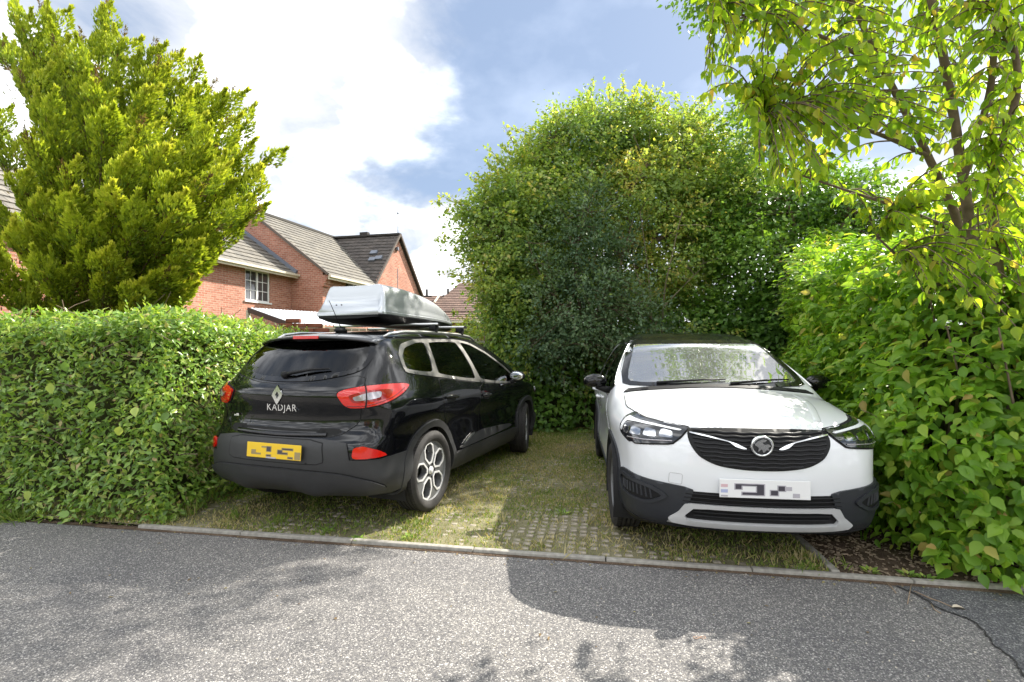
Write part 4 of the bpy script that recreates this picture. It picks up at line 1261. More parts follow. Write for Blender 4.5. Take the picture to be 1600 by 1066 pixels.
    # badges
    lettering('model_lettering', car, 'KADJAR', .076, (.025, -2.138, .945), (R(90), 0, 0), chrome, .004)
    dm = [(0, .062), (.043, 0), (0, -.062), (-.043, 0)]; di = [(0, .030), (.019, 0), (0, -.030), (-.019, 0)]
    dm2 = [(.004, .076), (.052, .006), (.040, -.020), (-.004, -.076), (-.052, -.006), (-.040, .020)]
    V, F = plate2d(dm2, [di], .012)
    mesh('diamond_badge', np.stack([V[:, 0] - .0, -2.160 - V[:, 2], V[:, 1] + 1.045], 1), F, chrome, car, False)
    m = MB(); m.box((-.50, -2.085, .862), (.05, .006, .012)); m.box((-.487, -2.086, .872), (.026, .006, .008)); m.build('trim_badge', chrome, car)
    # spoiler
    n = 25; rows = []
    for i in range(n):
        t = -1 + 2 * i / (n - 1); x = t * .60; q = abs(t) ** 2.5
        dy = .13 * q; dz = -.045 * q
        rows.append([(x, -1.50 + dy * .4, 1.552 + dz), (x, -1.70 + dy, 1.538 + dz), (x, -1.862 + dy, 1.508 + dz), (x, -1.872 + dy, 1.498 + dz), (x, -1.862 + dy, 1.488 + dz), (x, -1.76 + dy, 1.482 + dz), (x, -1.70 + dy, 1.480 + dz)])
    V = [p for r in rows for p in r]; k = 7
    F = [(i * k + j, i * k + j + 1, (i + 1) * k + j + 1, (i + 1) * k + j) for i in range(n - 1) for j in range(k - 1)]
    F += [tuple(range(k)), tuple((n - 1) * k + j for j in reversed(range(k)))]
    F = [tuple(reversed(f)) for f in F]
    mesh('spoiler', V, F, black_paint, car, True)
    m = MB(); m.box((0.01, -1.868, 1.499), (.26, .012, .026)); m.build('brake_light', red_lens, car, bevel=.003)
    # wiper, rails, aerial, mirrors
    wp, _ = K.project([(-.02, 1.185), (.06, 1.195), (.22, 1.225), (.36, 1.235)], 'rear', [.02, .03, .025, .018])
    m = MB(); m.ball(wp[0], (.035, .02, .03)); m.tube(wp, [.018, .014, .010, .006], 8); m.build('rear_wiper', black_plastic, car, smooth=True)
    for sg in (1, -1):
        ys = [-1.58, -1.50, -1.3, -1.0, -.6, -.2, .1, .24, .30]
        pr, _ = K.project([(.57, y) for y in ys], 'top', [.004, .022, .034, .038, .040, .038, .030, .012, .002])
        pr[:, 0] *= sg
        m = MB(); m.tube(pr, [.008, .016, .018, .018, .018, .018, .016, .012, .006], 10); m.build('roof_rail', satin, car, smooth=True)
    m = MB(); m.ball((0, -1.42, 1.575), (.035, .085, .028)); m.build('aerial_base', black_plastic, car, smooth=True)
    m = MB(); m.tube([(0, -1.41, 1.59), (0, -1.55, 1.80), (0, -1.575, 1.835)], [.0045, .003, .0025], 6); m.build('aerial_mast', black_plastic, car, smooth=True)
    mirror_pair(car, .985, .66, 1.085, gloss_black, black_plastic)
    # the far end, plain but complete
    gr = chaikin([(-.42, .80), (.42, .80), (.36, .62), (-.36, .62)], 2, .15)
    panel(K, 'front_grille', car, black_plastic, gr, 'front', .006, .01)
    panel(K, 'front_bumper', car, dark_plastic, [(-.95, .50), (-.6, .44), (.6, .44), (.95, .50), (.95, .28), (-.95, .28)], 'fcyl', .012, .03)
    for sg in (1, -1):
        hl = chaikin([(.46, .80), (.95, .90), (.98, .80), (.70, .74)], 2, .15)
        panel(K, 'headlight', car, lamp_dark, hl, 'fcyl', .012, .02, sgn=sg)
    # exhausts hidden behind the valance, wheels
    for sx in (1, -1):
        make_wheel(car, sx * .80, -1.323, .345, .225, .266, 'five')
        make_wheel(car, sx * .79, 1.323, .345, .225, .266, 'five', R(13))
    cabin(car, rhd=1)
    m = MB(); m.box((0.40, .62, 1.0), (.30, .05, .16), Matrix.Rotation(R(-25), 3, 'X')); m.build('parking_paper', drl_white, car)
    return car

# ---- white crossover facing the road
W = Body(dict(
    plan=[(-2.15, .69), (-1.9, .79), (-1.6, .835), (-1.2, .855), (0, .860), (1.3, .858), (1.6, .840), (1.85, .796), (2.05, .730), (2.25, .63)],
    prof=[(.15, -.13), (.22, -.075), (.30, -.030), (.42, -.012), (.6, -.024), (.75, -.016), (.88, 0), (.98, -.012), (1.06, -.040), (1.2, -.105), (1.4, -.222), (1.5, -.290), (1.58, -.365), (1.7, -.48)],
    ztop=[(-2.2, 1.36), (-1.85, 1.44), (-1.5, 1.53), (-.9, 1.580), (-.3, 1.588), (.1, 1.556), (.42, 1.478), (.80, 1.275), (1.11, 1.112), (1.20, 1.078), (1.35, 1.062), (1.6, 1.022), (1.85, .972), (2.0, .930), (2.12, .885), (2.3, .78)],
    zbot=[(-2.2, .34), (-1.9, .27), (-1.5, .22), (1.5, .20), (1.9, .205), (2.2, .24)],
    yf=[(.1, 1.86), (.20, 2.00), (.26, 2.085), (.34, 2.120), (.48, 2.140), (.60, 2.142), (.72, 2.128), (.82, 2.100), (.88, 2.066), (.93, 2.00), (1.0, 1.86), (1.2, 1.5)],
    yr=[(.1, -1.80), (.25, -1.95), (.4, -2.04), (.6, -2.07), (.8, -2.05), (.95, -2.02), (1.05, -1.985), (1.2, -1.90), (1.45, -1.70), (1.6, -1.58)],
    crown=[(-2.2, .03), (-1, .03), (.4, .035), (1.1, .05), (1.5, .055), (2.2, .055)],
    cr=[(.2, .12), (1.5, .14)], cf=.17, kf=.11, kr=.12,
    kside=[(-2.2, .07), (-1, .07), (.3, .06), (1.0, .05), (1.3, .09), (2.2, .11)],
    bulge=[(1.32, .82, .40, .17, .016), (-1.32, .88, .40, .16, .022), (1.70, 1.02, .50, .12, -.085)],
    arch=[(-1.302, .330, .378), (1.302, .330, .378)], spine=(-1.4, 1.45), fcyl=1.2, rcyl=-1.3, zc=.66))

def make_white_car():
    car = empty('parked_car', (1.805, 5.117, 0), -3.2664)
    tag(car, 'white car with black roof and black grille facing the road', 'car', 'cars parked in the bay')
    cuts = []
    ws = chaikin([(-.705, 1.118), (-.3, 1.122), (.3, 1.122), (.705, 1.118), (.575, 1.440), (.54, 1.462), (-.54, 1.462), (-.575, 1.440)], 2, .12)
    window(W, car, cuts, 'windscreen', [ws], 'front', glass_clear, frit_mat, 0.04, sgns=(1,), outer=chaikin([(-.775, 1.088), (.775, 1.088), (.612, 1.470), (.55, 1.492), (-.55, 1.492), (-.612, 1.470)], 2, .08))
    wf = chaikin([(-.26, 1.05), (-.26, 1.455), (-.02, 1.435), (.30, 1.315), (.60, 1.165), (.80, 1.055), (.80, 1.03)], 2, .1)
    wr = chaikin([(-1.14, 1.07), (-.34, 1.05), (-.34, 1.455), (-.85, 1.44), (-1.10, 1.37), (-1.18, 1.24)], 2, .1)
    window(W, car, cuts, 'side_window', [wr, wf], 'side', [glass_privacy, glass_tint], gloss_black, 0.03,
           outer=chaikin([(-1.26, 1.05), (-.30, 1.022), (.88, 1.005), (.88, 1.045), (.63, 1.188), (.32, 1.345), (-.01, 1.465), (-.30, 1.485), (-.87, 1.472), (-1.14, 1.40), (-1.22, 1.25)], 2, .1))
    wb = chaikin([(-.56, 1.10), (.56, 1.10), (.52, 1.38), (-.52, 1.38)], 2, .15)
    window(W, car, cuts, 'rear_window', [wb], 'rear', glass_privacy, gloss_black, 0.035, sgns=(1,))
    V, F = W.shell(cuts, 0.0, 200, 260, 60)
    mesh('body', V, F, white_paint, car)
    V, F = W.shell(cuts, -0.03, 70, 90, 16)
    mesh('cabin_lining', V, F, liner_mat, car)
    for yy in (-1.302, 1.302): wheel_well(W, car, yy, .330, .388)
    # black floating roof with its pillars
    rp = chaikin([(-.50, .385), (.50, .385), (.555, .33), (.585, -.3), (.58, -1.1), (.50, -1.52), (-.50, -1.52), (-.58, -1.1), (-.585, -.3), (-.555, .33)], 1, .15)
    panel(W, 'roof_panel', car, gloss_black, rp, 'top', .005, .01, grid=.05)
    for sg in (1, -1):
        pil = chaikin([(.93, 1.045), (.99, 1.085), (.80, 1.185), (.42, 1.385), (.22, 1.475), (-.05, 1.530), (-.40, 1.545), (-1.0, 1.525), (-1.35, 1.47), (-1.35, 1.445), (-1.0, 1.49), (-.40, 1.502), (-.02, 1.478), (.32, 1.352), (.66, 1.185), (.90, 1.045)], 1, .1)
        panel(W, 'roof_pillar', car, gloss_black, pil, 'side', .006, .01, grid=.04, sgn=sg)
        strip(W, 'pillar_trim', car, satin, chaikin([(.99, 1.092), (.80, 1.195), (.42, 1.398), (.30, 1.452)], 2, closed=False), 'side', .009, .008, .006, sgn=sg)
        # doors, handles
        d1 = chaikin([(-.302, 1.005), (.84, .985), (.90, .85), (.86, .36), (-.302, .36)], 1, .07)
        d2 = chaikin([(-1.16, 1.01), (-.318, 1.005), (-.318, .36), (-.88, .36), (-.92, .50), (-1.05, .68), (-1.15, .85)], 1, .07)
        for nm, dp, hy, hz in (('front_door', d1, -.16, .90), ('rear_door', d2, -1.00, .92)):
            d = panel(W, nm, car, white_paint, dp, 'side', .004, .006, grid=.04, sgn=sg)
            panel(W, 'door_gap', d, seam_mat, expand(dp, .006), 'side', .001, .004, grid=.06, sgn=sg)
            hp, _ = W.project([(hy - .115, hz), (hy - .08, hz), (hy, hz), (hy + .08, hz), (hy + .10, hz)], 'side', [.006, .032, .036, .032, .006])
            hp[:, 0] *= sg
            m = MB(); m.tube(hp, [.010, .015, .016, .015, .010], 8); m.build('door_handle', white_paint, d, smooth=True)
        panel(W, 'sill_trim', car, navy_plastic, chaikin([(-.90, .23), (.92, .23), (.92, .37), (-.90, .37)], 1, .1), 'side', .014, .03, grid=.05, sgn=sg)
        for yy in (-1.302, 1.302):
            panel(W, 'arch_trim', car, navy_plastic, arch_ring(yy, .330, .366, .425, -14, 194), 'side', .015, .06, grid=.03, sgn=sg)
    # bonnet
    bn = chaikin([(-.735, 1.155), (-.3, 1.185), (.3, 1.185), (.735, 1.155), (.750, 1.50), (.68, 1.78), (.47, 1.985), (.20, 2.025), (-.20, 2.025), (-.47, 1.985), (-.68, 1.78), (-.750, 1.50)], 1, .12)
    bo = panel(W, 'bonnet', car, white_paint, bn, 'top', .004, .006, grid=.03)
    panel(W, 'bonnet_gap', bo, seam_mat, expand(bn, .005), 'top', .001, .004, grid=.06)
    for sg in (1, -1):
        strip(W, 'bonnet_crease', bo, white_paint, chaikin([(.56 * sg, 1.25), (.53 * sg, 1.55), (.42 * sg, 1.90)], 2, closed=False), 'top', .05, .0035, .004)
    cw = [(-.74, 1.145), (-.4, 1.172), (.4, 1.172), (.74, 1.145), (.70, 1.10), (.4, 1.115), (-.4, 1.115), (-.70, 1.10)]
    panel(W, 'scuttle', car, black_plastic, cw, 'top', .008, .02, grid=.04)
    # wipers
    for x0, x1 in ((.46, -.10), (-.12, -.62)):
        pp, _ = W.project([(x0, 1.108), ((x0 * 2 + x1) / 3, 1.118), ((x0 + 2 * x1) / 3, 1.132), (x1, 1.140)], 'front', [.016, .022, .018, .012])
        m = MB(); m.tube(pp, [.012, .010, .008, .006], 6); m.build('wiper', black_plastic, car, smooth=True)
    # headlights
    for sg in (1, -1):
        hp = chaikin([(.425, .880), (.56, .892), (.74, .914), (.880, .938), (.905, .915), (.905, .860), (.880, .812), (.770, .770), (.745, .777), (.715, .765), (.50, .785), (.460, .825)], 1, .10)
        h = panel(W, 'headlight', car, lamp_dark, hp, 'fcyl', .011, .02, grid=.03, step=.012, sgn=sg)
        panel(W, 'lamp_surround', h, seam_mat, expand(hp, .008), 'fcyl', .005, .008, grid=.05, sgn=sg)
        drl = chaikin([(.46, .864), (.62, .884), (.76, .900), (.862, .915), (.876, .895), (.878, .836), (.855, .826), (.845, .888), (.76, .888), (.62, .875), (.475, .857)], 1, .10)
        panel(W, 'daylight_strip', h, drl_white, drl, 'fcyl', .014, .004, grid=.03, step=.012, sgn=sg)
        for (u0_, u1_) in ((.50, .58), (.592, .672), (.684, .764), (.776, .830)):
            mod = chaikin([(u0_, .815), (u1_, .818), (u1_, .864), (u0_ + .012, .852)], 1, .12)
            panel(W, 'lamp_module', h, lens_dim, mod, 'fcyl', .0135, .003, grid=.03, step=.012, sgn=sg)
        strip(W, 'lamp_line', h, clear_lens, [(.50, .799), (.66, .793), (.78, .797)], 'fcyl', .007, .013, .002, sgn=sg)
    # grille
    gp = chaikin([(-.425, .862), (-.40, .880), (-.2, .886), (.2, .886), (.40, .880), (.425, .862), (.395, .790), (.345, .720), (.25, .672), (.1, .652), (-.1, .652), (-.25, .672), (-.345, .720), (-.395, .790)], 2, .2)
    g = panel(W, 'grille', car, black_plastic, gp, 'fcyl', .006, .015, grid=.03)
    panel(W, 'grille_gap', g, seam_mat, expand(gp, .007), 'fcyl', .003, .006, grid=.05)
    for z in (.868, .848, .825, .800, .775, .750, .725, .700, .676):
        hw = float(np.interp(z, [.655, .672, .70, .72, .79, .86], [.08, .21, .29, .325, .375, .40]))
        ln = [(u, z - .002 * math.cos(u * 60) - .010 * (1 - (u / hw) ** 2)) for u in np.linspace(-hw, hw, 41)]
        strip(W, 'grille_slat', g, slat_mat, ln, 'fcyl', .013, .009, .007, step=.03)
    for sg in (1, -1):
        wing = [(.415, .853), (.30, .835), (.20, .814), (.140, .797), (.088, .772), (.110, .770), (.150, .780), (.185, .806), (.30, .828), (.412, .846)]
        panel(W, 'grille_wing', g, chrome, chaikin(wing, 1, .12), 'fcyl', .020, .012, grid=.03, step=.01, sgn=sg)
    # round badge: ring with a winged beast holding a flag, simplified
    be = empty('round_badge', (.010, 2.150, .800), 0, car); be.rotation_euler = (R(-10), 0, 0)
    m = MB(); m.lathe([(.066, -.012), (.068, .002), (.063, .009), (.056, .009), (.053, .003)], 40, 'y'); m.build('badge_ring', chrome, be, smooth=True)
    m = MB(); m.lathe([(.055, .003), (.0, .004)], 32, 'y'); m.build('badge_disc', plain('badge_back', (.10, .105, .11), .2, .8), be, smooth=True)
    gf = chaikin([(-.050, .012), (-.030, .034), (-.004, .048), (.022, .044), (.012, .030), (-.006, .026), (.010, .012), (.034, .016), (.048, .004), (.030, -.006), (.044, -.026), (.024, -.020), (.006, -.040), (-.004, -.014), (-.026, -.034), (-.022, -.006)], 1, .15)
    Vg, Fg = plate2d(gf, [], .006, .02, .006)
    mesh('badge_beast', np.stack([-Vg[:, 0], .0115 + Vg[:, 2], Vg[:, 1]], 1), Fg, chrome, be, False)
    # front plate, blurred
    pl = empty('number_plate', (0, 2.160, .540), PI, car)
    m = MB(); m.box((0, 0, 0), (.525, .008, .113)); m.build('plate_base', plate_white, pl, bevel=.003)
    def blobs(cols):
        for nm, mat, rects in cols:
            for (x0, x1, z0, z1) in rects:
                m = MB(); m.box(((x0 + x1) / 2, -.0048, (z0 + z1) / 2), (x1 - x0, .0012, z1 - z0)); m.build(nm, mat, pl)
                if mat is plate_dark:
                    m = MB(); m.box(((x0 + x1) / 2, -.0044, (z0 + z1) / 2), (x1 - x0 + .014, .0012, z1 - z0 + .010)); m.build(nm, plate_grey, pl)
    blobs([('plate_print', plate_dark, [(-.17, -.135, -.002, .028), (-.135, -.045, .020, .028), (-.045, -.005, -.036, .028), (-.13, -.045, -.036, -.022), (.035, .075, -.034, -.006), (.078, .115, -.006, .022)]),
           ('plate_print', plate_grey, [(.115, .155, -.004, .020), (-.255, -.215, -.050, -.040), (.16, .20, -.045, -.02)]),
           ('plate_print', plate_pink, [(-.255, -.215, .008, .026)]), ('plate_print', plate_blue, [(-.255, -.215, -.026, -.006)])])
    # lower front: corner cladding, intake slats, silver skid frame
    chin = [(-.95, .245), (-.95, .30), (-.55, .235), (-.40, .505), (.40, .505), (.55, .235), (.95, .30), (.95, .245), (.6, .215), (-.6, .215)]
    intake = chaikin([(-.425, .498), (.425, .498), (.47, .36), (.40, .30), (-.40, .30), (-.47, .36)], 1, .06)
    it = panel(W, 'lower_intake', car, black_plastic, intake, 'fcyl', .004, .01)
    for z in (.485, .462, .438, .414): strip(W, 'intake_slat', it, black_plastic, [(-.42 - (.485 - z) * .3, z), (0, z - .004), (.42 + (.485 - z) * .3, z)], 'fcyl', .011, .008, .008, step=.05)
    panel(W, 'chin', car, black_plastic, chaikin([(-.92, .30), (-.5, .255), (.5, .255), (.92, .30), (.90, .235), (.5, .200), (-.5, .200), (-.90, .235)], 1, .1), 'fcyl', .018, .03)
    sk_o = chaikin([(-.425, .418), (-.39, .424), (.39, .424), (.425, .418), (.460, .365), (.520, .318), (.500, .298), (.4, .289), (-.4, .289), (-.500, .298), (-.520, .318), (-.460, .365)], 1, .08)
    sk_i = chaikin([(-.375, .398), (.375, .398), (.430, .342), (.418, .318), (-.418, .318), (-.430, .342)], 1, .1)
    panel(W, 'skid_frame', car, skid_silver, sk_o, 'fcyl', .020, .03, holes=[sk_i], grid=.02, step=.012, bulge=lambda u, v: .012 * math.exp(-((v - .30) / .03) ** 2))
    for z in (.372, .348): strip(W, 'skid_slat', it, black_plastic, [(-.38, z), (.38, z)], 'fcyl', .010, .010, .006, step=.05)
    for sg in (1, -1):
        cl = chaikin([(.375, .508), (.43, .525), (.60, .545), (.79, .566), (.885, .560), (.96, .50), (1.03, .36), (.98, .27), (.80, .235), (.56, .235), (.535, .285), (.46, .365), (.40, .430)], 1, .1)
        co = panel(W, 'corner_cladding', car, navy_plastic, cl, 'fcyl', .014, .03, grid=.025, sgn=sg)
        lip = chaikin([(.50, .455), (.60, .520), (.86, .545), (.90, .50), (.86, .415), (.62, .385)], 2, .15)
        inn = chaikin([(.535, .455), (.62, .500), (.845, .522), (.870, .49), (.83, .430), (.63, .405)], 2, .15)
        panel(W, 'vent_lip', co, navy_plastic, lip, 'fcyl', .026, .014, holes=[inn], grid=.02, step=.012, sgn=sg)
        panel(W, 'vent_recess', co, black_plastic, inn, 'fcyl', .0155, .002, sgn=sg)
        for k in range(9):
            u = .60 + k * .027
            strip(W, 'vent_rib', co, navy_plastic, [(u, .430 + .004 * k * .5), (u + .006, .500)], 'fcyl', .011, .018, .004, sgn=sg)
    strip(W, 'towing_cover', car, plain('seam_soft', (.42, .42, .43), .5), chaikin([(.440, .535), (.435, .600), (.505, .605), (.510, .540)], 1, .1), 'fcyl', .003, .001, 0, closed=True, step=.01)
    mirror_pair(car, .955, .74, 1.115, gloss_black, black_plastic)
    for sg in (1, -1):
        tl = chaikin([(.62, 1.0), (.98, 1.02), (1.0, .90), (.66, .84)], 2, .15)
        panel(W, 'tail_light', car, red_lens, tl, 'rcyl', .014, .02, sgn=sg)
    panel(W, 'rear_bumper', car, navy_plastic, [(-1.05, .52), (-.5, .50), (.5, .50), (1.05, .52), (1.0, .30), (-1.0, .30)], 'rcyl', .012, .03, grid=.05)
    for sx in (1, -1):
        make_wheel(car, sx * .75, -1.302, .330, .205, .222, 'seven')
        make_wheel(car, sx * .75, 1.302, .330, .205, .222, 'seven', R(2))
    cabin(car, rhd=1, top=.98, dash_y=.70)
    return car

black_car = make_black_car()
white_car = make_white_car()

# ---- roof bars and box on the black car
def make_roof_bars(car):
    r = empty('roof_bars', (-1.089, 5.819, 0), -0.3455)
    tag(r, 'pair of silver crossbars clamped over the black car roof rails', 'roof bars')
    for y in (-.72, -.12):
        m = MB()
        V = []
        m.box((0, y, 1.662), (1.28, .062, .024)); b = m.build('crossbar', satin, r, smooth=True, bevel=.010, seg=3)
        e = MB()
        for sg in (1, -1): e.box((sg * .643, y, 1.662), (.006, .058, .022))
        e.build('end_cap', black_plastic, b)
        for sg in (1, -1):
            m = MB(); m.box((sg * .575, y, 1.628), (.075, .085, .050)); m.box((sg * .592, y, 1.592), (.035, .06, .05)); m.build('clamp', black_plastic, r, smooth=True, bevel=.008)
    return r
make_roof_bars(black_car)

def make_roof_box():
    r = empty('roof_box', (-1.089, 5.819, 0), -0.3455)
    tag(r, 'long silver roof box with black underside on the crossbars', 'roof box')
    y0, y1, cx = -1.22, .80, -.09
    ys = np.concatenate([np.linspace(y0, y0 + .12, 7), np.linspace(y0 + .2, y1 - .3, 14), np.linspace(y1 - .22, y1, 10)])
    def half(y):
        t = (y - y0) / (y1 - y0)
        w = .385 - .05 * t - .215 * max(0, (t - .45) / .55) ** 2.0
        e = min(1, max(0, (y - y0) / .10)); w *= (1 - .10 * (1 - math.sqrt(1 - (1 - e) ** 2)))
        e = min(1, max(0, (y1 - y) / .16)); w *= (.25 + .75 * math.sqrt(1 - (1 - e) ** 2))
        return w
    def topz(y):
        t = (y - y0) / (y1 - y0)
        return 1.775 + .265 * (1 - max(0, (t - .18) / .82) ** 1.9) * (.10 + .90 * min(1, max(0, (y - y0 + .012) / .10)) ** .5 if y < y0 + .12 else 1)
    shell, lipm, tray = [], [], []
    for y in ys:
        h = half(y); zt = topz(y); zl = 1.770
        H = zt - zl
        sec = [(-1.0, 0), (-.985, .12), (-.955, .22), (-.950, .30), (-.90, .60), (-.84, .88), (-.79, .975), (-.70, 1.0), (-.35, .975), (0, .97)]
        sec = sec + [(-a, b) for a, b in reversed(sec[:-1])]
        slope = .085 * max(0, min(1, 1 - (y - y0) / .14))  # the tail leans forward
        shell.append([(cx + a * h, y + slope * b * 1.3, zl + b * H) for a, b in sec])
        lip = [(-1.0, 0), (-1.03, -.006), (-1.032, -.028), (-1.0, -.036)]
        lipm.append([(cx + a * h, y, zl + b) for a, b in lip + [(-a, b) for a, b in reversed(lip)]])
        dz = .075 * max(0, 1 - max(0, (y - .35) / .45) ** 2)
        dep = .055 + .045 * math.sin(min(1, max(0, (y - y0) / .25)) * PI / 2)
        tb = [(-.985, -.034), (-.95, -.06), (-.86, -dep), (-.4, -dep - .012), (0, -dep - .012)]
        tray.append([(cx + a * h, y, zl + b) for a, b in tb + [(-a, b) for a, b in reversed(tb[:-1])]])
    def loft(name, rows, mat, cap=True, auto=40):
        k = len(rows[0]); m = MB(); m.V = [p for r_ in rows for p in r_]
        m.F = [(i * k + j, (i + 1) * k + j, (i + 1) * k + j + 1, i * k + j + 1) for i in range(len(rows) - 1) for j in range(k - 1)]
        if cap:
            m.F += [tuple(range(k)), tuple((len(rows) - 1) * k + j for j in reversed(range(k)))]
        return m.build(name, mat, r, smooth=True, auto=auto)
    loft('lid', shell, box_silver, True, 62)
    loft('lid_lip', lipm, box_silver, True, 50)
    loft('tray', tray, black_plastic, True, 60)
    m = MB()
    for dx in (-.12, -.06): m.ball((cx + dx, y0 - .003, 1.835), (.010, .008, .006), 8, 6)
    m.build('lid_rivet', black_plastic, r, smooth=True)
    return r
make_roof_box()
# ------------------------------------------------------------ plants
def leaf_mat(name, stops, trans=0.42, rough=0.45, spec=0.4, tcol=1.6):
    m, nt, b = new_mat(name)
    at_ = nd(nt, 'ShaderNodeAttribute', attribute_name='tint')
    oi = nt.nodes.new('ShaderNodeObjectInfo')
    lt = nd(nt, 'ShaderNodeMath', operation='LESS_THAN'); nt.links.new(at_.outputs['Fac'], lt.inputs[0]); lt.inputs[1].default_value = -0.5
    fr = nd(nt, 'ShaderNodeMix'); nt.links.new(lt.outputs[0], fr.inputs[0]); nt.links.new(at_.outputs['Fac'], fr.inputs[2]); nt.links.new(oi.outputs['Random'], fr.inputs[3])
    c = ramp(nt, fr.outputs[0], stops)
    nt.links.new(c, b.inputs['Base Color']); setp(b, Roughness=rough); b.inputs['Specular IOR Level'].default_value = spec
    tl = nt.nodes.new('ShaderNodeBsdfTranslucent')
    g = nd(nt, 'ShaderNodeMix', data_type='RGBA', blend_type='MULTIPLY'); g.inputs[0].default_value = 1.0
    nt.links.new(c, g.inputs['A']); g.inputs['B'].default_value = (tcol * 1.05, tcol * 1.0, tcol * .42, 1)
    nt.links.new(g.outputs['Result'], tl.inputs['Color'])
    mx = nt.nodes.new('ShaderNodeMixShader'); mx.inputs[0].default_value = trans
    nt.links.new(b.outputs[0], mx.inputs[1]); nt.links.new(tl.outputs[0], mx.inputs[2])
    nt.links.new(mx.outputs[0], nt.nodes['Material Output'].inputs['Surface'])
    return m
SMALL = (np.array([(0, 0, 0), (.40, -.5, .05), (.40, .5, .05), (.42, 0, -.05), (1, 0, -.12)]), [(0, 1, 3), (0, 3, 2), (1, 4, 3), (3, 4, 2)])
LARGE = (np.array([(0, 0, 0), (.18, -.40, .05), (.45, -.50, .07), (.76, -.27, .0), (.18, .40, .05), (.45, .50, .07), (.76, .27, .0), (1.0, 0, -.18), (.30, 0, -.03), (.62, 0, -.06)]),
         [(0, 1, 8), (0, 8, 4), (1, 2, 9), (1, 9, 8), (4, 8, 9), (4, 9, 5), (2, 3, 9), (5, 9, 6), (3, 7, 9), (6, 9, 7)])
SPRAY = (np.array([(0, 0, 0), (.45, -.5, 0.03), (.45, .5, -0.03), (1, 0, 0)]), [(0, 1, 3), (0, 3, 2)])
def unit(a): return a / (np.linalg.norm(a, axis=1, keepdims=True) + 1e-9)
def leaf_frames(A, N):
    A = unit(A); S = unit(np.cross(N, A)); N = np.cross(A, S)
    return A, S, N
def leaves(name, parent, mat, P, A, N, L, Wd, shape=SMALL, tint=None, kind='stuff'):
    T, F = shape; n = len(P); A, S, N = leaf_frames(A, N)
    L = L[:, None, None]; Wd = Wd[:, None, None]
    V = P[:, None, :] + L * T[None, :, 0:1] * A[:, None, :] + Wd * T[None, :, 1:2] * S[:, None, :] + L * T[None, :, 2:3] * N[:, None, :]
    k = len(T); Fa = (np.arange(n)[:, None, None] * k + np.array(F)[None]).reshape(-1, 3)
    if tint is None: tint = rng.random(n)
    o = mesh(name, V.reshape(-1, 3), Fa, mat, parent, True, {'tint': np.repeat(tint, k)})
    if kind: tag(o, kind=kind)
    return o
def single_leaves(name, parent, mat, P, A, N, L, Wd, shape=SMALL):
    """each leaf an object of its own, sharing one mesh"""
    T, F = shape; A, S, N = leaf_frames(A, N)
    me = None
    for i in range(len(P)):
        if me is None:
            o = mesh(name, T, F, mat, parent, True, {'tint': np.full(len(T), -1.0)}); me = o.data
        else:
            o = bpy.data.objects.new(name, me); COL.objects.link(o); o.parent = parent
        M = Matrix.Identity(4)
        for r_ in range(3):
            M[r_][0] = A[i][r_] * L[i]; M[r_][1] = S[i][r_] * Wd[i]; M[r_][2] = N[i][r_] * L[i]; M[r_][3] = P[i][r_]
        o.matrix_world = M
def pick_nearest(P, L, depth, n=300, lim=.03, margin=.02):
    """indices of the leaves that show largest: outermost, in the frame, close to the camera"""
    d = P[:, 1]; u = P[:, 0] / d * CF + 800; v = CH - (P[:, 2] - CZ) / d * CF
    ok = (d > .5) & (u > 5) & (u < 1595) & (v > 5) & (v < 1060) & (depth < lim)
    sc = np.where(ok, L / np.maximum(d, .5) * (1 + .15 * rng.random(len(P))), -1)
    # spread over the whole face: best of each small cell first
    idx = np.argsort(-sc)[:n]
    return idx[sc[idx] > 0]
def foliage(parent, mat, P, A, N, L, Wd, depth, shape, nsingle=300, lim=.03, name='leaf', rest='foliage', tint=None):
    idx = pick_nearest(P, L, depth, nsingle, lim)
    mk = np.ones(len(P), bool); mk[idx] = False
    if len(idx): single_leaves(name, parent, mat, P[idx], A[idx], N[idx], L[idx], Wd[idx], shape)
    leaves(rest, parent, mat, P[mk], A[mk], N[mk], L[mk], Wd[mk], shape, None if tint is None else tint[mk])
def vn(P, sc, seed=0.0):
    return np.array([noise.noise(Vector((p[0] * sc + seed, p[1] * sc - seed, p[2] * sc + 2 * seed))) for p in P])

hedge_leaf = leaf_mat('hedge_leaf', [(0.0, (0.100, 0.187, 0.039)), (.35, (0.170, 0.299, 0.054)), (.7, (0.269, 0.418, 0.077)), (.95, (0.404, 0.501, 0.116)), (1.0, (0.426, 0.306, 0.155))], .38, .32, .5, 1.5)
dog_leaf = leaf_mat('dogwood_leaf', [(0.0, (0.111, 0.242, 0.029)), (.4, (0.185, 0.344, 0.036)), (.85, (0.273, 0.432, 0.052)), (.97, (0.400, 0.458, 0.080)), (1.0, (0.474, 0.324, 0.119))], .50, .42, .4, 1.6)
tree_leaf = leaf_mat('tree_leaf', [(0.0, (0.121, 0.212, 0.058)), (.5, (0.215, 0.316, 0.080)), (.9, (0.348, 0.421, 0.105)), (1.0, (0.503, 0.450, 0.143))], .45, .45, .35, 1.8)
haw_leaf = leaf_mat('hawthorn_leaf', [(0.0, (0.066, 0.121, 0.066)), (.5, (0.106, 0.180, 0.096)), (1.0, (0.177, 0.254, 0.125))], .35, .45, .35, 1.5)
ivy_leaf = leaf_mat('bramble_leaf', [(0.0, (0.080, 0.171, 0.031)), (.6, (0.127, 0.253, 0.043)), (1.0, (0.213, 0.344, 0.057))], .35, .38, .45, 1.6)
lime_leaf = leaf_mat('lime_leaf', [(0.0, (.12, .17, .02)), (1.0, (.22, .27, .05))], .45, .5, .3, 1.5)
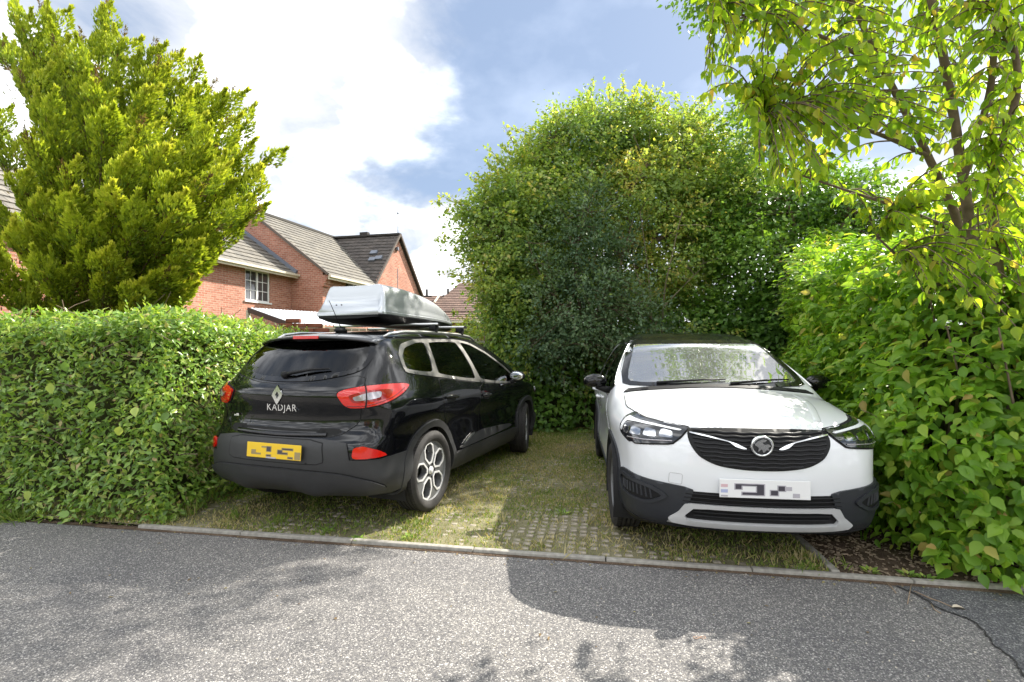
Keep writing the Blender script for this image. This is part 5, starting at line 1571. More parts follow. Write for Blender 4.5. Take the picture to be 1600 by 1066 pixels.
conifer_leaf = leaf_mat('conifer_leaf', [(0.0, (0.124, 0.073, 0.048)), (.12, (0.147, 0.114, 0.043)), (.25, (0.132, 0.214, 0.031)), (.55, (0.364, 0.450, 0.043)), (1.0, (0.600, 0.600, 0.103))], .42, .6, .25, 1.4)
grass_mat = leaf_mat('grass_blade', [(0.0, (.13, .22, .045)), (.40, (.22, .30, .06)), (.58, (.42, .37, .17)), (1.0, (.58, .49, .31))], .35, .6, .2, 1.2)
bark = plain('bark', (.15, .112, .078), .9, 0, 0, .4, 12, .6, 60, .2)
bark_pale = plain('bark_pale', (.20, .165, .11), .9, 0, 0, .3, 12, .6, 60, .2)
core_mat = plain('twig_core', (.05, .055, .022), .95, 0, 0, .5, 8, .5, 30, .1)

def surface_leaves(quads, dens, size, wr, droop, out, jitter, bump_amp, seed, size_var=.35, low=0.0):
    """leaves over a set of bilinear patches (a,b,c,d, outward normal by winding); returns arrays and the depth below the surface"""
    Ps, As, Ns, Ls, Ds = [], [], [], [], []
    for (a, b, c, d, k) in quads:
        a, b, c, d = [np.array(x, float) for x in (a, b, c, d)]
        area = .5 * (np.linalg.norm(np.cross(b - a, d - a)) + np.linalg.norm(np.cross(b - c, d - c)))
        n = int(area * dens * k)
        if n < 1: continue
        u, v = rng.random((n, 1)), rng.random((n, 1))
        P = a * (1 - u) * (1 - v) + b * u * (1 - v) + c * u * v + d * (1 - u) * v
        nr = np.cross(b - a, d - a); nr = nr / np.linalg.norm(nr)
        dep = rng.random(n) ** 1.6 * jitter
        P = P + nr * ((vn(P, 1.6, seed) * bump_amp + vn(P, 5.0, seed + 3) * bump_amp * .45 + (vn(P, .75, seed + 6) * low if low else 0)) - dep)[:, None]
        Nn = unit(nr * out + np.array([0, 0, .75]) + rng.normal(0, .42, (n, 3)))
        Ax = unit(nr * .5 + np.array([0, 0, -droop]) + rng.normal(0, .65, (n, 3)))
        Ps.append(P); As.append(Ax); Ns.append(Nn); Ls.append(size * (1 - size_var + 2 * size_var * rng.random(n))); Ds.append(dep)
    P, A, N, L, D = map(np.concatenate, (Ps, As, Ns, Ls, Ds))
    return P, A, N, L, L * wr, D

def twigs(name, parent, mat, n, P, A, rad=.003, ln=.22):
    m = MB()
    for i in rng.choice(len(P), n, replace=False):
        p = Vector(P[i]); a = Vector(A[i]).normalized(); q = p - a * ln + Vector(rng.normal(0, .03, 3))
        m.tube([q, (p + q) / 2 + Vector(rng.normal(0, .015, 3)), p], [rad * 1.5, rad * 1.2, rad * .7], 4, cap=False)
    o = m.build(name, mat, parent, smooth=True); tag(o, kind='stuff'); return o

# ---- clipped hedge on the left
def make_left_hedge():
    r = empty('hedge', (-4.0, 4.6, -.02)); r.location = (0, 0, 0)
    tag(r, 'clipped green hedge in full leaf beside the black car', 'hedge')
    fl = lambda x: (x, 3.40 - .1736 * x - .01)
    h0, h1 = 1.70, 1.735
    A0 = (*fl(-8.5), -.02); B0 = (-2.80, 3.90, -.02); C0 = (-2.60, 4.7, -.02); D0 = (-2.80, 6.2, -.02); E0 = (-3.1, 8.8, -.02)
    def up(p, h, dx=0, dy=0): return (p[0] + dx, p[1] + dy, h)
    A1 = up(A0, h0, 0, .10); B1 = up(B0, h1, -.10, .10); C1 = up(C0, h1 - .01, -.14, .05); D1 = up(D0, 1.70, -.10, 0); E1 = up(E0, 1.66, -.1)
    M0 = (*fl(-4.8), -.02); M1 = up(M0, h0, 0, .10)
    quads = []
    tops_ = []
    for p, q, dx, dy in ((A0, A1, -.02, .20), (M0, M1, -.02, .20), (B0, B1, -.14, .16), (C0, C1, -.20, .03), (D0, D1, -.2, 0), (E0, E1, -.2, 0)):
        tops_.append(((q[0], q[1], q[2] - .07), (q[0], q[1], q[2] - .20), (q[0] + dx, q[1] + dy, q[2])))
    foot = [A0, M0, B0, C0, D0, E0]; kk = [.35, 1.0, 1.0, .8, .4]
    for i in range(5):
        quads += [(foot[i], foot[i + 1], tops_[i + 1][0], tops_[i][0], kk[i]), (tops_[i][1], tops_[i + 1][1], tops_[i + 1][2], tops_[i][2], kk[i] * 1.5)]
    A1, M1, B1, C1, D1, E1 = [t[2] for t in tops_]
    back = lambda p, d: (p[0] - .4 * 0, p[1] + d, p[2] + .02)
    quads += [(A1, M1, back(M1, 1.2), back(A1, 1.2), .4), (M1, B1, (-3.9, 5.3, 1.74), back(M1, 1.2), 1.0), (B1, C1, (-3.9, 5.6, 1.74), (-3.9, 5.3, 1.74), 1.0), (C1, D1, (-4.0, 6.4, 1.72), (-3.9, 5.3, 1.74), .8), (D1, E1, (-4.2, 8.8, 1.68), (-4.0, 6.4, 1.72), .5)]
    P, A, N, L, Wd, D = surface_leaves(quads, 1750, .058, .48, .20, 1.25, .17, .10, 1.7)
    foliage(r, hedge_leaf, P, A, N, L, Wd, D, SMALL, 300, .05)
    # young shoots standing out of the clipped top and face
    ns = 90; sel = rng.choice(np.where((D < .04))[0], ns); Q, A2, N2, L2 = [], [], [], []
    for i in sel:
        p = P[i]; g = unit(np.array([[N[i][0] * .4, N[i][1] * .4, 1.0]]) + rng.normal(0, .2, (1, 3)))[0]; ln = .06 + .10 * rng.random()
        for k in range(7):
            t = k / 6; a = 2.4 * k
            Q.append(p + g * ln * t); A2.append(g * (.5 + t) + np.array([math.cos(a), math.sin(a), .1]) * .8); N2.append(g + rng.normal(0, .3, 3)); L2.append(.058 * (1 - .4 * t))
    Q, A2, N2, L2 = map(np.array, (Q, A2, N2, L2))
    leaves('shoots', r, hedge_leaf, Q, A2, N2, L2, L2 * .4, SMALL, .6 + .35 * rng.random(len(Q)))
    # dark woody inside
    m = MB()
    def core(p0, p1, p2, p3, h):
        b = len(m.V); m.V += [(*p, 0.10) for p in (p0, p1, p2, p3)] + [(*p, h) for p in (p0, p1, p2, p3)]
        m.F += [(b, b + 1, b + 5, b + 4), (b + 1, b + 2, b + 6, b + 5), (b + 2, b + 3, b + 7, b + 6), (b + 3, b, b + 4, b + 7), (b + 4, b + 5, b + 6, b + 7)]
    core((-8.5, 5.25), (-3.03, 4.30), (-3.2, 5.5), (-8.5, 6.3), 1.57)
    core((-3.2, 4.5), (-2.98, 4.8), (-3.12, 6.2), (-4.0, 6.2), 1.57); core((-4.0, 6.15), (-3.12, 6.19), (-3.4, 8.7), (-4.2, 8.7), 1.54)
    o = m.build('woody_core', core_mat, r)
    twigs('twigs', r, bark, 500, P, A, .0025, .25)
    # a few big leaves of a climber growing through
    big = [(-3.62, 3.93, 1.13), (-3.55, 3.92, 1.02), (-3.25, 3.88, 1.0), (-2.93, 3.90, .95), (-3.5, 3.92, 1.30), (-2.80, 3.94, .82), (-3.05, 3.9, .80), (-2.72, 3.97, .9), (-3.4, 3.85, .12), (-3.75, 3.9, .3)]
    Pb = np.array(big) + np.array([0, -.10, 0]); n = len(Pb)
    single_leaves('climber_leaf', r, hedge_leaf, Pb, np.array([0, -.2, -.8]) + rng.normal(0, .4, (n, 3)), np.array([.2, -1, .7]) + rng.normal(0, .2, (n, 3)), np.full(n, .085), np.full(n, .062), LARGE)
    return r
make_left_hedge()

# ---- the dogwood thicket on the right
def make_right_shrub():
    r = empty('dogwood_shrub', (0, 0, 0)); tag(r, 'tall broad leaved shrub crowding the white car and the kerb', 'shrub')
    bs = [(4.6, 2.30), (3.1, 2.66), (2.72, 2.95), (2.70, 3.5), (2.86, 4.3), (3.15, 5.3), (3.60, 6.5), (4.3, 7.8)]
    tops = [2.4, 2.3, 2.1, 2.0, 2.05, 2.30, 2.80, 3.05]
    lean = [(.2, .3), (.15, .22), (.22, .18), (.10, .02), (.02, 0), (.0, 0), (.05, 0), (.1, 0)]
    quads = []
    for i in range(len(bs) - 1):
        a, b = bs[i + 1], bs[i]
        lo0, lo1 = (a[0], a[1], .05), (b[0], b[1], .05)
        m0 = (a[0] - .06, a[1] - .03, tops[i + 1] * .45); m1 = (b[0] - .06, b[1] - .03, tops[i] * .45)
        t0 = (a[0] + lean[i + 1][0] + .18, a[1] + lean[i + 1][1], tops[i + 1]); t1 = (b[0] + lean[i][0] + .18, b[1] + lean[i][1], tops[i])
        quads += [(lo0, lo1, m1, m0, 1.0), (m0, m1, t1, t0, 1.0)]
        b0 = (a[0] + 1.5, a[1] + .3, tops[i + 1] + .12); b1 = (b[0] + 1.5, b[1] + .3, tops[i] + .1)
        quads += [(t0, t1, b1, b0, .8)]
    P, A, N, L, Wd, D = surface_leaves(quads, 1000, .074, .62, .50, 1.3, .24, .36, 5.1, .5, .45)
    P2, A2_, N2_, L2_, W2_, D2_ = surface_leaves(quads, 380, .105, .66, .5, 1.3, .30, .36, 5.1, .3, .45)
    P2 = P2 + np.array([.16, .07, 0])
    P, A, N, L, Wd, D = [np.concatenate(q) for q in ((P, P2), (A, A2_), (N, N2_), (L, L2_), (Wd, W2_), (D, D2_ + .5))]
    keep = P[:, 2] > -.02 + .03
    # the plant grows clear of the car
    ang = -(-3.2664)
    P, A, N, L, Wd, D = [x[keep] for x in (P, A, N, L, Wd, D)]
    dx = P[:, 0] - 1.815; dy = P[:, 1] - 5.117; c, s_ = math.cos(3.2664), math.sin(3.2664)
    lx = c * dx - s_ * dy; ly = s_ * dx + c * dy
    inside = (np.abs(lx) < .93) & (np.abs(ly) < 2.15) & (P[:, 2] < 1.62)
    P, A, N, L, Wd, D = [x[~inside] for x in (P, A, N, L, Wd, D)]
    foliage(r, dog_leaf, P, A, N, L, Wd, D, LARGE, 300, .16)
    # arching shoots with paired leaves
    Q, A2, N2, L2 = [], [], [], []; m = MB()
    sel = np.concatenate([rng.choice(np.where((D < .12) & (P[:, 2] > .25))[0], 170), rng.choice(np.where((D < .15) & (P[:, 2] > 2.0))[0], 300)])
    for i in sel:
        g = unit(np.array([[-.75 + .2 * rng.normal(), -.35 + .3 * rng.normal(), .45 + .3 * rng.normal()]]))[0]
        ln = (.22 + .30 * rng.random()) * (1.7 if P[i][2] > 2.0 else 1.0); p0 = P[i] - g * ln * .5; path = []
        for k in range(6):
            t = k / 5; q = p0 + g * ln * t + np.array([0, 0, -.28 * ln * t * t]); path.append(q)
            side = np.cross(g, [0, 0, 1]); side /= np.linalg.norm(side) + 1e-6
            for sg in (-1, 1):
                Q.append(q); A2.append(side * sg + g * .6 + np.array([0, 0, -.45]) + rng.normal(0, .2, 3)); N2.append(np.array([-.2, -.3, 1.0]) + rng.normal(0, .25, 3)); L2.append(.090 * (1 - .35 * t) * (.8 + .4 * rng.random()))
        m.tube(path, [.004, .0036, .003, .0026, .002, .0015], 4, cap=False)
    Q, A2, N2, L2 = map(np.array, (Q, A2, N2, L2))
    dx = Q[:, 0] - 1.815; dy = Q[:, 1] - 5.117
    lx = c * dx - s_ * dy; ly = s_ * dx + c * dy
    k_ = ~((np.abs(lx) < .95) & (np.abs(ly) < 2.18) & (Q[:, 2] < 1.65))
    leaves('shoots', r, dog_leaf, Q[k_], A2[k_], N2[k_], L2[k_], L2[k_] * .62, LARGE)
    o = m.build('shoot_stems', bark_pale, r, smooth=True); tag(o, kind='stuff')
    m = MB(); rs = random.Random(9)
    for i in range(70):
        t = rs.random() * (len(bs) - 2); k = int(t); f = t - k
        x = bs[k][0] * (1 - f) + bs[k + 1][0] * f + .35 + rs.random() * .5; y = bs[k][1] * (1 - f) + bs[k + 1][1] * f + .2 * rs.random()
        h = 1.3 + rs.random() * 1.2
        m.tube([(x, y, -.03), (x - .05 * rs.random(), y - .04, h * .5), (x - .25 * rs.random(), y - .15 * rs.random(), h)], [.014, .010, .005], 5, cap=False)
    o = m.build('stems', bark, r, smooth=True); tag(o, kind='stuff')
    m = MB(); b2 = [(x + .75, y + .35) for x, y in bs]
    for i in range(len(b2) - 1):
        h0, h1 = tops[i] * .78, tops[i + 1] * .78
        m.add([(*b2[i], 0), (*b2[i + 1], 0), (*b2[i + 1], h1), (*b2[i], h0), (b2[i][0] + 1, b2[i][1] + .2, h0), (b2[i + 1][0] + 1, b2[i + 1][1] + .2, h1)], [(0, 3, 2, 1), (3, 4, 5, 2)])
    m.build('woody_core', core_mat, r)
    return r
make_right_shrub()

# ---- the tree arching over from the right
def make_arching_tree():
    arch_leaf = leaf_mat('arching_leaf', [(0.0, (0.115, 0.213, 0.017)), (.4, (0.196, 0.310, 0.024)), (.85, (0.299, 0.391, 0.036)), (.96, (0.414, 0.437, 0.060)), (1.0, (0.437, 0.299, 0.084))], .60, .42, .4, 2.0)
    r = empty('dogwood_tree', (0, 0, 0)); tag(r, 'slender tree arching over the frame with sunlit hanging leaves', 'tree')
    limbs = [
        ([(1545, 900, 3.9), (1540, 600, 3.8), (1530, 470, 3.7), (1505, 280, 3.7), (1478, 110, 3.6), (1440, -60, 3.5), (1400, -160, 3.4)], .048, .018),
        ([(1545, 900, 3.95), (1520, 520, 3.9), (1502, 366, 3.9), (1450, 244, 3.8), (1380, 108, 3.7), (1330, 0, 3.6), (1290, -90, 3.5)], .040, .014),
        ([(1590, 900, 3.4), (1560, 420, 3.3), (1549, 281, 3.3), (1590, 140, 3.2), (1570, 20, 3.1), (1540, -90, 3.0)], .034, .012),
        ([(1505, 280, 3.7), (1545, 150, 3.5), (1560, 20, 3.3), (1600, -120, 3.2)], .026, .012),
        ([(1450, 244, 3.8), (1360, 205, 3.6), (1270, 190, 3.4), (1190, 175, 3.2)], .018, .006),
        ([(1380, 108, 3.7), (1290, 60, 3.5), (1200, 30, 3.3), (1120, 20, 3.15)], .016, .005),
        ([(1502, 366, 3.9), (1420, 330, 3.7), (1330, 300, 3.6), (1240, 270, 3.5)], .016, .006),
        ([(1330, 0, 3.6), (1240, -30, 3.4), (1150, -30, 3.2)], .016, .006),
        ([(1530, 470, 3.7), (1440, 430, 3.4), (1370, 370, 3.3)], .016, .006),
    ]
    pts = []
    for (L_, r0, r1) in limbs:
        P = [at(*q) for q in L_]
        if L_[0][1] > 800: P[0].z = -.05
        # smooth the limb
        n = 24; fine = []
        for i in range(n + 1):
            t = i / n * (len(P) - 1); k = min(int(t), len(P) - 2); f = t - k
            p0, p1, p2, p3 = P[max(k - 1, 0)], P[k], P[k + 1], P[min(k + 2, len(P) - 1)]
            fine.append(.5 * ((2 * p1) + (p2 - p0) * f + (2 * p0 - 5 * p1 + 4 * p2 - p3) * f * f + (3 * p1 - p0 - 3 * p2 + p3) * f ** 3))
        m = MB(); m.tube(fine, [r0 + (r1 - r0) * i / n for i in range(n + 1)], 8)
        m.build('trunk' if r0 > .03 else 'branch', bark, r, smooth=True)
        pts += [(p, i / n) for i, p in enumerate(fine) if p.z > 2.0]
    LP = np.array([list(p) for p, _ in pts])
    region = [(1085, -60), (1088, 25), (1125, 55), (1095, 120), (1110, 165), (1165, 185), (1180, 260), (1215, 300), (1300, 315), (1335, 335), (1410, 340), (1420, 440), (1500, 500), (1640, 520), (1640, -80)]
    Q, A2, N2, L2, dep = [], [], [], [], []; m = MB()
    made = 0; rs = random.Random(21); reg = np.array([(0, 0)])
    while made < 700:
        u, v = rs.uniform(1080, 1640), rs.uniform(-80, 520)
        if not in_poly(np.array([(u, v)]), region)[0]: continue
        # the open window of sky low in the crown
        if ((u - 1365) / 62) ** 2 + ((v - 262) / 60) ** 2 < 1 and rs.random() < .93: continue
        if ((u - 1290) / 75) ** 2 + ((v - 150) / 34) ** 2 < 1 and rs.random() < .6: continue
        d = rs.uniform(2.7, 4.4) if u > 1250 else rs.uniform(2.8, 3.6)
        e = np.array(at(u, v, d))
        g0 = e - np.array(SUN_DIR) / SUN_DIR.z * (e[2] - 1.0)
        if .85 < g0[0] < 2.3 and 2.75 < g0[1] < 4.1 and rs.random() < .75: continue
        k = int(np.argmin(np.linalg.norm(LP - e, axis=1) + .25 * np.abs(LP[:, 2] - e[2] - .15)))
        s0 = LP[k]; ln = np.linalg.norm(e - s0)
        if ln > 1.25 or ln < .1: continue
        n = max(4, int(ln / .055)); path = []
        for i in range(n + 1):
            t = i / n; p = s0 + (e - s0) * t + np.array([0, 0, .30 * ln * math.sin(PI * t) * .6]); path.append(p)
        m.tube(path, [.006 * (1 - .75 * i / n) + .001 for i in range(n + 1)], 4, cap=False)
        g = (e - s0) / ln; side = np.cross(g, [0, 0, 1]); side /= np.linalg.norm(side) + 1e-6
        i0 = max(1, n - 9)
        for i in range(i0, n + 1):
            for sg in (-1, 1):
                if rs.random() < .12: continue
                Q.append(path[i]); A2.append(side * sg * .55 + g * .35 + np.array([0, 0, -.85]) + rng.normal(0, .25, 3))
                N2.append(np.array([0, 0, .35]) + side * sg * .9 - g * .2 + rng.normal(0, .45, 3)); L2.append(.068 * (.6 + .8 * rs.random())); dep.append(rs.random() * .1)
        made += 1
    Q, A2, N2, L2, dep = map(np.array, (Q, A2, N2, L2, dep))
    foliage(r, arch_leaf, Q, A2, N2, L2, L2 * .56, dep, LARGE, 300, .2)
    o = m.build('twigs', bark, r, smooth=True); tag(o, kind='stuff')
    return r
make_arching_tree()

def blob_tree(name, label, cat, mat, stems, blobs, size, wr, per, shape=SMALL, bark_m=bark, clump=.22, droop=.3, nsingle=0, tint=None, shell=.55, group=None, upright=0.0, sprays=0.0):
    r = empty(name, (0, 0, 0)); tag(r, label, cat, group)
    ends = []
    for (pts_, r0, r1, nm) in stems:
        P = [Vector(p) for p in pts_]; n = 5 * (len(P) - 1); fine = []
        for i in range(n + 1):
            t = i / n * (len(P) - 1); k = min(int(t), len(P) - 2); f = t - k
            p0, p1, p2, p3 = P[max(k - 1, 0)], P[k], P[k + 1], P[min(k + 2, len(P) - 1)]
            fine.append(.5 * ((2 * p1) + (p2 - p0) * f + (2 * p0 - 5 * p1 + 4 * p2 - p3) * f * f + (3 * p1 - p0 - 3 * p2 + p3) * f ** 3))
        m = MB(); m.tube(fine, [r0 + (r1 - r0) * i / n for i in range(n + 1)], 7); m.build(nm, bark_m, r, smooth=True)
        ends += fine
    E_ = np.array([list(e) for e in ends]) if ends else None
    Ps, As, Ns, Ds, Ts = [], [], [], [], []; tw = MB()
    for (c, rad, k) in blobs:
        bt = .48 + .16 * rng.normal(); c = np.array(c); rad = np.array(rad) if not np.isscalar(rad) else np.array([rad] * 3)
        vol = float(np.prod(rad)) ** (2 / 3)
        nc = max(6, int(165 * vol * k))
        dirs = unit(rng.normal(0, 1, (nc, 3)))
        rr = shell + (1.05 - shell) * rng.random(nc) ** .7
        lump = 1 + .55 * vn(dirs * 2.6 + c, 1.0, 1.3) + .12 * rng.normal(0, 1, nc) * (rr > .9)
        C = c + dirs * rad * (rr * lump)[:, None]
        for j in range(nc):
            n = int(per * (.6 + .8 * rng.random()))
            off = rng.normal(0, 1, (n, 3)) * np.array([clump, clump, clump * .42]) * (.6 + .7 * rng.random())
            Ps.append(C[j] + off); o_ = unit(dirs[j:j + 1] * .9 + np.array([[0, 0, .7 + upright]]))
            Ns.append(o_ + rng.normal(0, .38, (n, 3))); As.append(dirs[j] * .6 + unit(off) * .6 + np.array([0, 0, -droop + upright]) + rng.normal(0, .45, (n, 3)))
            Ds.append(np.full(n, 1.05 - rr[j])); Ts.append(np.clip(bt + rng.normal(0, .20) + rng.normal(0, .13, n), 0, 1))
            if sprays and rr[j] > .80 and rng.random() < sprays:
                g = unit((dirs[j] + np.array([0, 0, .55]) + rng.normal(0, .35, 3))[None])[0]; ln = .28 + .40 * rng.random(); k_ = int(14 + 26 * ln)
                tt = np.sort(rng.random(k_)); q_ = C[j] + g * (tt * ln)[:, None] + rng.normal(0, .025, (k_, 3)) - np.array([0, 0, 1]) * (.25 * ln * tt ** 2)[:, None]
                Ps.append(q_); Ns.append(rng.normal(0, .5, (k_, 3)) + np.array([0, 0, .8])); As.append(g * .5 + rng.normal(0, .7, (k_, 3))); Ds.append(np.zeros(k_)); Ts.append(np.clip(.75 + rng.normal(0, .15, k_), 0, 1))
                tw.tube([C[j], C[j] + g * ln * .5 - np.array([0, 0, .06 * ln]), C[j] + g * ln - np.array([0, 0, .25 * ln])], [.006, .004, .002], 4, cap=False)
            if E_ is not None and rng.random() < .35:
                q = E_[int(np.argmin(np.linalg.norm(E_ - C[j], axis=1)))]
                if np.linalg.norm(q - C[j]) > 1.3: continue
                mid = (q + C[j]) / 2 + rng.normal(0, .08, 3)
                tw.tube([q, mid, C[j]], [.010, .007, .003], 4, cap=False)
    P, A, N, D, T = map(np.concatenate, (Ps, As, Ns, Ds, Ts))
    L = size * (.65 + .7 * rng.random(len(P)))
    if nsingle: foliage(r, mat, P, A, N, L, L * wr, D, shape, nsingle, .3, rest='crown', tint=T)
    else: leaves('crown', r, mat, P, A, N, L, L * wr, shape, T)
    if tw.V:
        o = tw.build('twigs', bark_m, r, smooth=True); tag(o, kind='stuff')
    return r
def B3(u, v, d, rad, k=1.0): return (list(at(u, v, d)), rad, k)
def S3(*q):
    P = [at(*x) for x in q]; P[0].z = -.05; return P

blob_tree('spreading_tree', 'large spreading green tree standing tallest behind the bay', 'tree', tree_leaf,
    [(S3((985, 660, 9.8), (975, 500, 9.8), (965, 380, 9.8), (985, 280, 9.7), (960, 190, 9.8)), .11, .03, 'trunk'),
     (S3((1020, 660, 9.7), (1010, 480, 9.6), (1020, 380, 9.5), (1060, 280, 9.6), (1090, 200, 9.8)), .08, .025, 'trunk'),
     ([at(975, 500, 9.8), at(900, 400, 9.5), at(830, 330, 9.3), at(770, 330, 9.2)], .06, .02, 'branch'),
     ([at(965, 380, 9.8), at(900, 280, 9.7), at(860, 220, 9.7)], .05, .02, 'branch'),
     ([at(1020, 380, 9.5), at(1100, 330, 9.5), at(1150, 280, 9.7)], .05, .02, 'branch'),
     ([at(1010, 480, 9.6), at(980, 330, 9.1), at(1010, 260, 9.0)], .045, .015, 'branch')],
    [B3(800, 375, 9.2, (.95, .9, .75)), B3(775, 365, 9.3, (.62, .7, .55)), B3(760, 330, 9.4, (.35, .4, .28)), B3(850, 315, 9.5, (1.0, 1, .85)), B3(815, 280, 9.7, (.5, .6, .5)), B3(895, 245, 9.8, (.85, .9, .7)), B3(850, 235, 9.9, (.45, .5, .4)),
     B3(955, 220, 10, (.9, 1, .62)), B3(940, 190, 10, (.4, .5, .32)), B3(1000, 195, 10, (.4, .5, .25)), B3(1040, 235, 10, (1.0, 1, .75)), B3(1095, 215, 10, (.55, .6, .5)), B3(1110, 270, 10, (.85, 1, .75)), B3(880, 195, 9.9, (.3, .4, .3)), B3(915, 170, 10, (.22, .3, .22)), B3(985, 175, 10, (.25, .3, .2)), B3(732, 335, 9.4, (.2, .3, .2)), B3(775, 300, 9.6, (.4, .4, .3)), B3(1080, 180, 10, (.3, .4, .25)), B3(1000, 305, 9.2, (.95, .8, .8), .8), B3(1085, 310, 9.4, (.9, .8, .8), .8),
     B3(1140, 320, 9.9, (.85, 1, .75)), B3(900, 340, 9.3, (.85, .8, .75), .8), B3(795, 440, 9.1, (.75, .8, .7)), B3(785, 450, 9.3, (.35, .5, .4)), B3(830, 450, 9.2, (.8, .8, .7)), B3(1100, 400, 9.6, (.8, .8, .7), .7), B3(800, 520, 9.0, (.65, .7, .6)), B3(1020, 430, 9.3, (.7, .6, .6)), B3(960, 560, 9.2, (.9, .6, .6)), B3(1060, 500, 9.2, (.8, .6, .7)), B3(1080, 570, 9.0, (.8, .6, .6)), B3(880, 420, 9.1, (.7, .6, .6))],
    .072, .66, 48, clump=.17, nsingle=150, sprays=.55)
blob_tree('hawthorn_shrub', 'grey green bushy shrub with upright shoots in front of the spreading tree', 'shrub', haw_leaf,
    [(S3((915, 655, 9.1), (910, 520, 8.8), (900, 400, 8.4), (930, 300, 8.4)), .04, .008, 'trunk'), ([at(910, 520, 8.5), at(960, 440, 8.4), at(990, 340, 8.4)], .03, .006, 'branch'), ([at(910, 520, 8.5), at(850, 440, 8.4), at(822, 370, 8.4)], .03, .006, 'branch')],
    [B3(900, 480, 8.2, (.95, .6, .85), 1.5), B3(960, 510, 8.3, (.75, .6, .65)), B3(860, 540, 8.3, (.6, .5, .55)), B3(910, 395, 8.2, (.60, .45, .70), 1.4), B3(955, 420, 8.4, (.4, .4, .5)), B3(1010, 540, 8.4, (.55, .5, .5)), B3(920, 320, 8.3, (.26, .2, .50), 1.2), B3(945, 310, 8.4, (.10, .1, .36), .8), B3(985, 360, 8.4, (.12, .12, .4), .8), B3(835, 400, 8.4, (.16, .14, .38), .8), B3(870, 350, 8.4, (.1, .1, .35), .7)],
    .058, .62, 34, clump=.15, nsingle=60, upright=.25, sprays=.4)
blob_tree('young_tree', 'slender sapling with pale stems and light leaf sprays beside the grey green shrub', 'tree', tree_leaf,
    [(S3((1022, 640, 9.2), (1018, 500, 8.7), (1012, 420, 8.5), (1000, 330, 8.5)), .022, .006, 'trunk'), (S3((1030, 640, 9.2), (1036, 480, 8.6), (1050, 400, 8.4), (1066, 330, 8.3)), .020, .006, 'trunk'), ([at(1018, 500, 8.5), at(985, 400, 8.4), at(962, 360, 8.4)], .014, .004, 'branch'), ([at(1036, 480, 8.4), at(1075, 440, 8.3), at(1095, 420, 8.3)], .012, .004, 'branch')],
    [B3(1065, 345, 8.3, (.42, .35, .26), .8), B3(1085, 395, 8.2, (.3, .3, .2), .7), B3(1050, 440, 8.2, (.28, .3, .2), .6), B3(1000, 330, 8.4, (.3, .3, .25), .5)],
    .060, .62, 18, clump=.14, bark_m=bark_pale, nsingle=40)
blob_tree('field_maple', 'dark green tree filling the corner behind the white car', 'tree', ivy_leaf,
    [(S3((1230, 640, 9.2), (1225, 450, 9.0), (1240, 350, 8.8)), .07, .02, 'trunk'), ([at(1225, 450, 8.8), at(1290, 390, 8.6), at(1330, 330, 8.6)], .04, .012, 'branch'), ([at(1240, 350, 8.8), Vector((4.6, 8.7, 5.2)), Vector((4.3, 8.2, 7.2))], .04, .012, 'branch')],
    [B3(1215, 335, 9.2, (.95, .8, .75)), B3(1285, 330, 9.2, (.9, .8, .6)), B3(1350, 345, 9.2, (.8, .8, .6)), B3(1190, 420, 8.9, (.9, .8, .8)), B3(1270, 430, 8.7, (.9, .7, .8)), B3(1350, 440, 8.9, (.9, .8, .9)), B3(1160, 490, 8.8, (.7, .7, .6)), B3(1240, 510, 8.6, (.8, .6, .7)), B3(1130, 370, 9.3, (.7, .7, .7)), B3(900, 500, 10.6, (1.2, .8, 1.0)), B3(1050, 480, 10.6, (1.2, .8, 1.0)), B3(970, 430, 10.9, (1.1, .7, .9)), B3(820, 480, 10.3, (.8, .7, .9)), B3(960, 335, 11, (1.0, .6, .9)), B3(1045, 310, 11, (1.0, .6, .9)), B3(890, 320, 11, (.9, .6, .8)), B3(840, 400, 10.8, (.9, .6, .8)), B3(1120, 340, 10.8, (.9, .6, .8)), B3(1250, 300, 10.5, (.7, .6, .5)), B3(1420, 400, 9.3, (.9, .9, 1.0)), B3(1500, 380, 9.5, (1.0, 1, 1.0)), B3(1600, 380, 9.5, (1.0, 1, 1.0)),
     ([4.35, 7.9, 7.35], (.95, .9, .55), .6), ([3.45, 7.6, 7.35], (.8, .8, .5), .6), ([4.5, 8.7, 5.3], (.6, .5, .9), .8)],
    .085, .68, 34, clump=.22, nsingle=80, sprays=.35)
